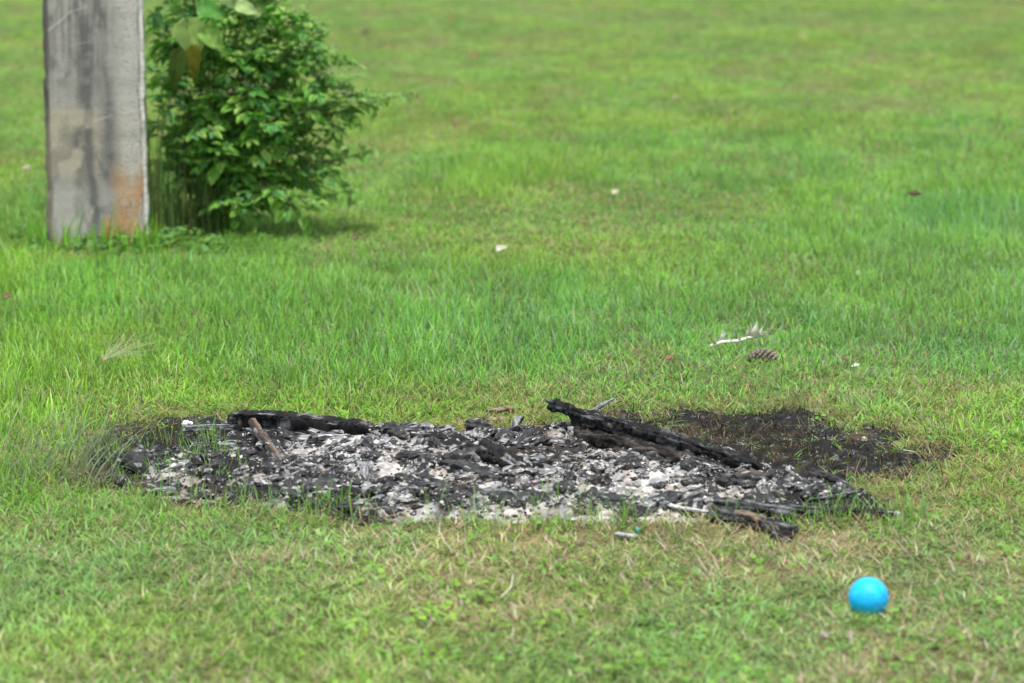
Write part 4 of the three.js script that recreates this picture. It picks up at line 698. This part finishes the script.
{   // pebble, foam, teal scrap
  const lump = (name, u, v, s, sy, seed, c, label, cat, lift = 0.3) => { const p = ground(u, v), g = lumpGeo(seed, s, sy, s * 0.8, 0, 3), col = g.attributes.color, r = rngOf(seed); for (let i = 0; i < col.count; i += 3) { const k = 0.85 + 0.25 * r(); for (let j = 0; j < 3; j++) col.setXYZ(i + j, c[0] * k, c[1] * k, c[2] * k); } const m = new THREE.Mesh(g, ashMat); m.position.set(p.x, hills(p.x, p.z) + sy * 0.5 + lift * sy, p.z); m.rotation.y = seed; add(name, m, label, cat); };
  lump('foam_scrap', 187, 430, 0.019, 0.011, 951, [0.72, 0.74, 0.78], 'white crumbled foam scrap left of the short thick beam', 'foam', 0.8);
  lump('stone', 823, 642, 0.0115, 0.0095, 952, [0.3, 0.27, 0.25], 'small grey stone in the grass below and left of the ball', 'stone', 0.7);
  lump('plastic_scrap', 638, 534, 0.006, 0.006, 953, [0.1, 0.5, 0.5], 'tiny teal scrap beside the pale splinter below the ash', 'scrap', 1.2);
  lump('ash_lump', 864, 442, 0.012, 0.008, 954, [0.55, 0.5, 0.47], 'small pale ash lump on the scorched soil at the right', 'ash');
  lump('ash_lump', 296, 440, 0.012, 0.01, 955, [0.6, 0.55, 0.47], 'cream coloured ash lump under the middle of the short beam', 'ash', 1.5);
}
{   // pine needle spray, bent straw, loose straws
  const r = rngOf(81), o = ground(104, 376), g = new Geo(), grp = new THREE.Group(), hub = new Geo();
  for (let i = 0; i < 34; i++) { const e = ground(112 + r() * 60, 352 + r() * 26).sub(o); e.y = 0.035 + 0.05 * r(); const m = e.clone().multiplyScalar(0.5); m.y = 0.06 + 0.03 * r(); tubeInto(g, curve(V(0, 0.045, 0), m, e, 6), 0.0009, 0.0005, mul(mix([0.2, 0.28, 0.1], [0.34, 0.36, 0.22], r()), 0.8 + 0.4 * r()), 3); }
  part('needles', g.build(), dryMat, grp).userData.kind = 'stuff';
  tubeInto(hub, [V(-0.008, 0.06, 0), V(0, 0.045, 0), V(0.004, 0.02, 0)], 0.003, 0.004, [0.36, 0.26, 0.16]); part('twig_end', hub.build(), dryMat, grp);
  grp.position.copy(o); add('pine_needle_spray', grp, 'fan of pale pine needles lying in the grass left above the ash', 'pine needles');
  const stalk = (label, pts, rad, c) => { const q = pts.map(([u, v, h]) => ground(u, v, h)), b = q[0].clone(), s = new Geo(), path = new THREE.CatmullRomCurve3(q.map(p => p.clone().sub(b))).getPoints(14); tubeInto(s, path, rad, rad * 0.6, c); const m = new THREE.Mesh(s.build(), dryMat); m.position.copy(b); add('dry_stalk', m, label, 'straw'); };
  stalk('bent pale stalk standing on the right edge of the scorched soil', [[918, 462, 0.0], [920, 458, 0.012], [914, 452, 0.035], [903, 450, 0.045]], 0.0022, [0.5, 0.46, 0.36]);
  stalk('dark thin twig leaning behind the upper end of the long beam', [[640, 425, 0.01], [650, 421, 0.025], [662, 417, 0.04]], 0.0018, [0.07, 0.06, 0.045]);
  stalk('pale straw bent over the front left rim of the ash', [[262, 520, 0.0], [255, 512, 0.05], [250, 508, 0.065], [238, 512, 0.05]], 0.0014, [0.42, 0.4, 0.2]);
  stalk('white bent straw between the ash and the nearest grass', [[500, 598, 0.012], [510, 588, 0.022], [513, 574, 0.03]], 0.0016, [0.6, 0.58, 0.5]);
  stalk('pale stem sprouting from the grass above the short thick beam', [[251, 415, 0.0], [249, 410, 0.03], [248, 408, 0.05]], 0.0016, [0.5, 0.46, 0.26]);
}
renderer.render(scene, camera);
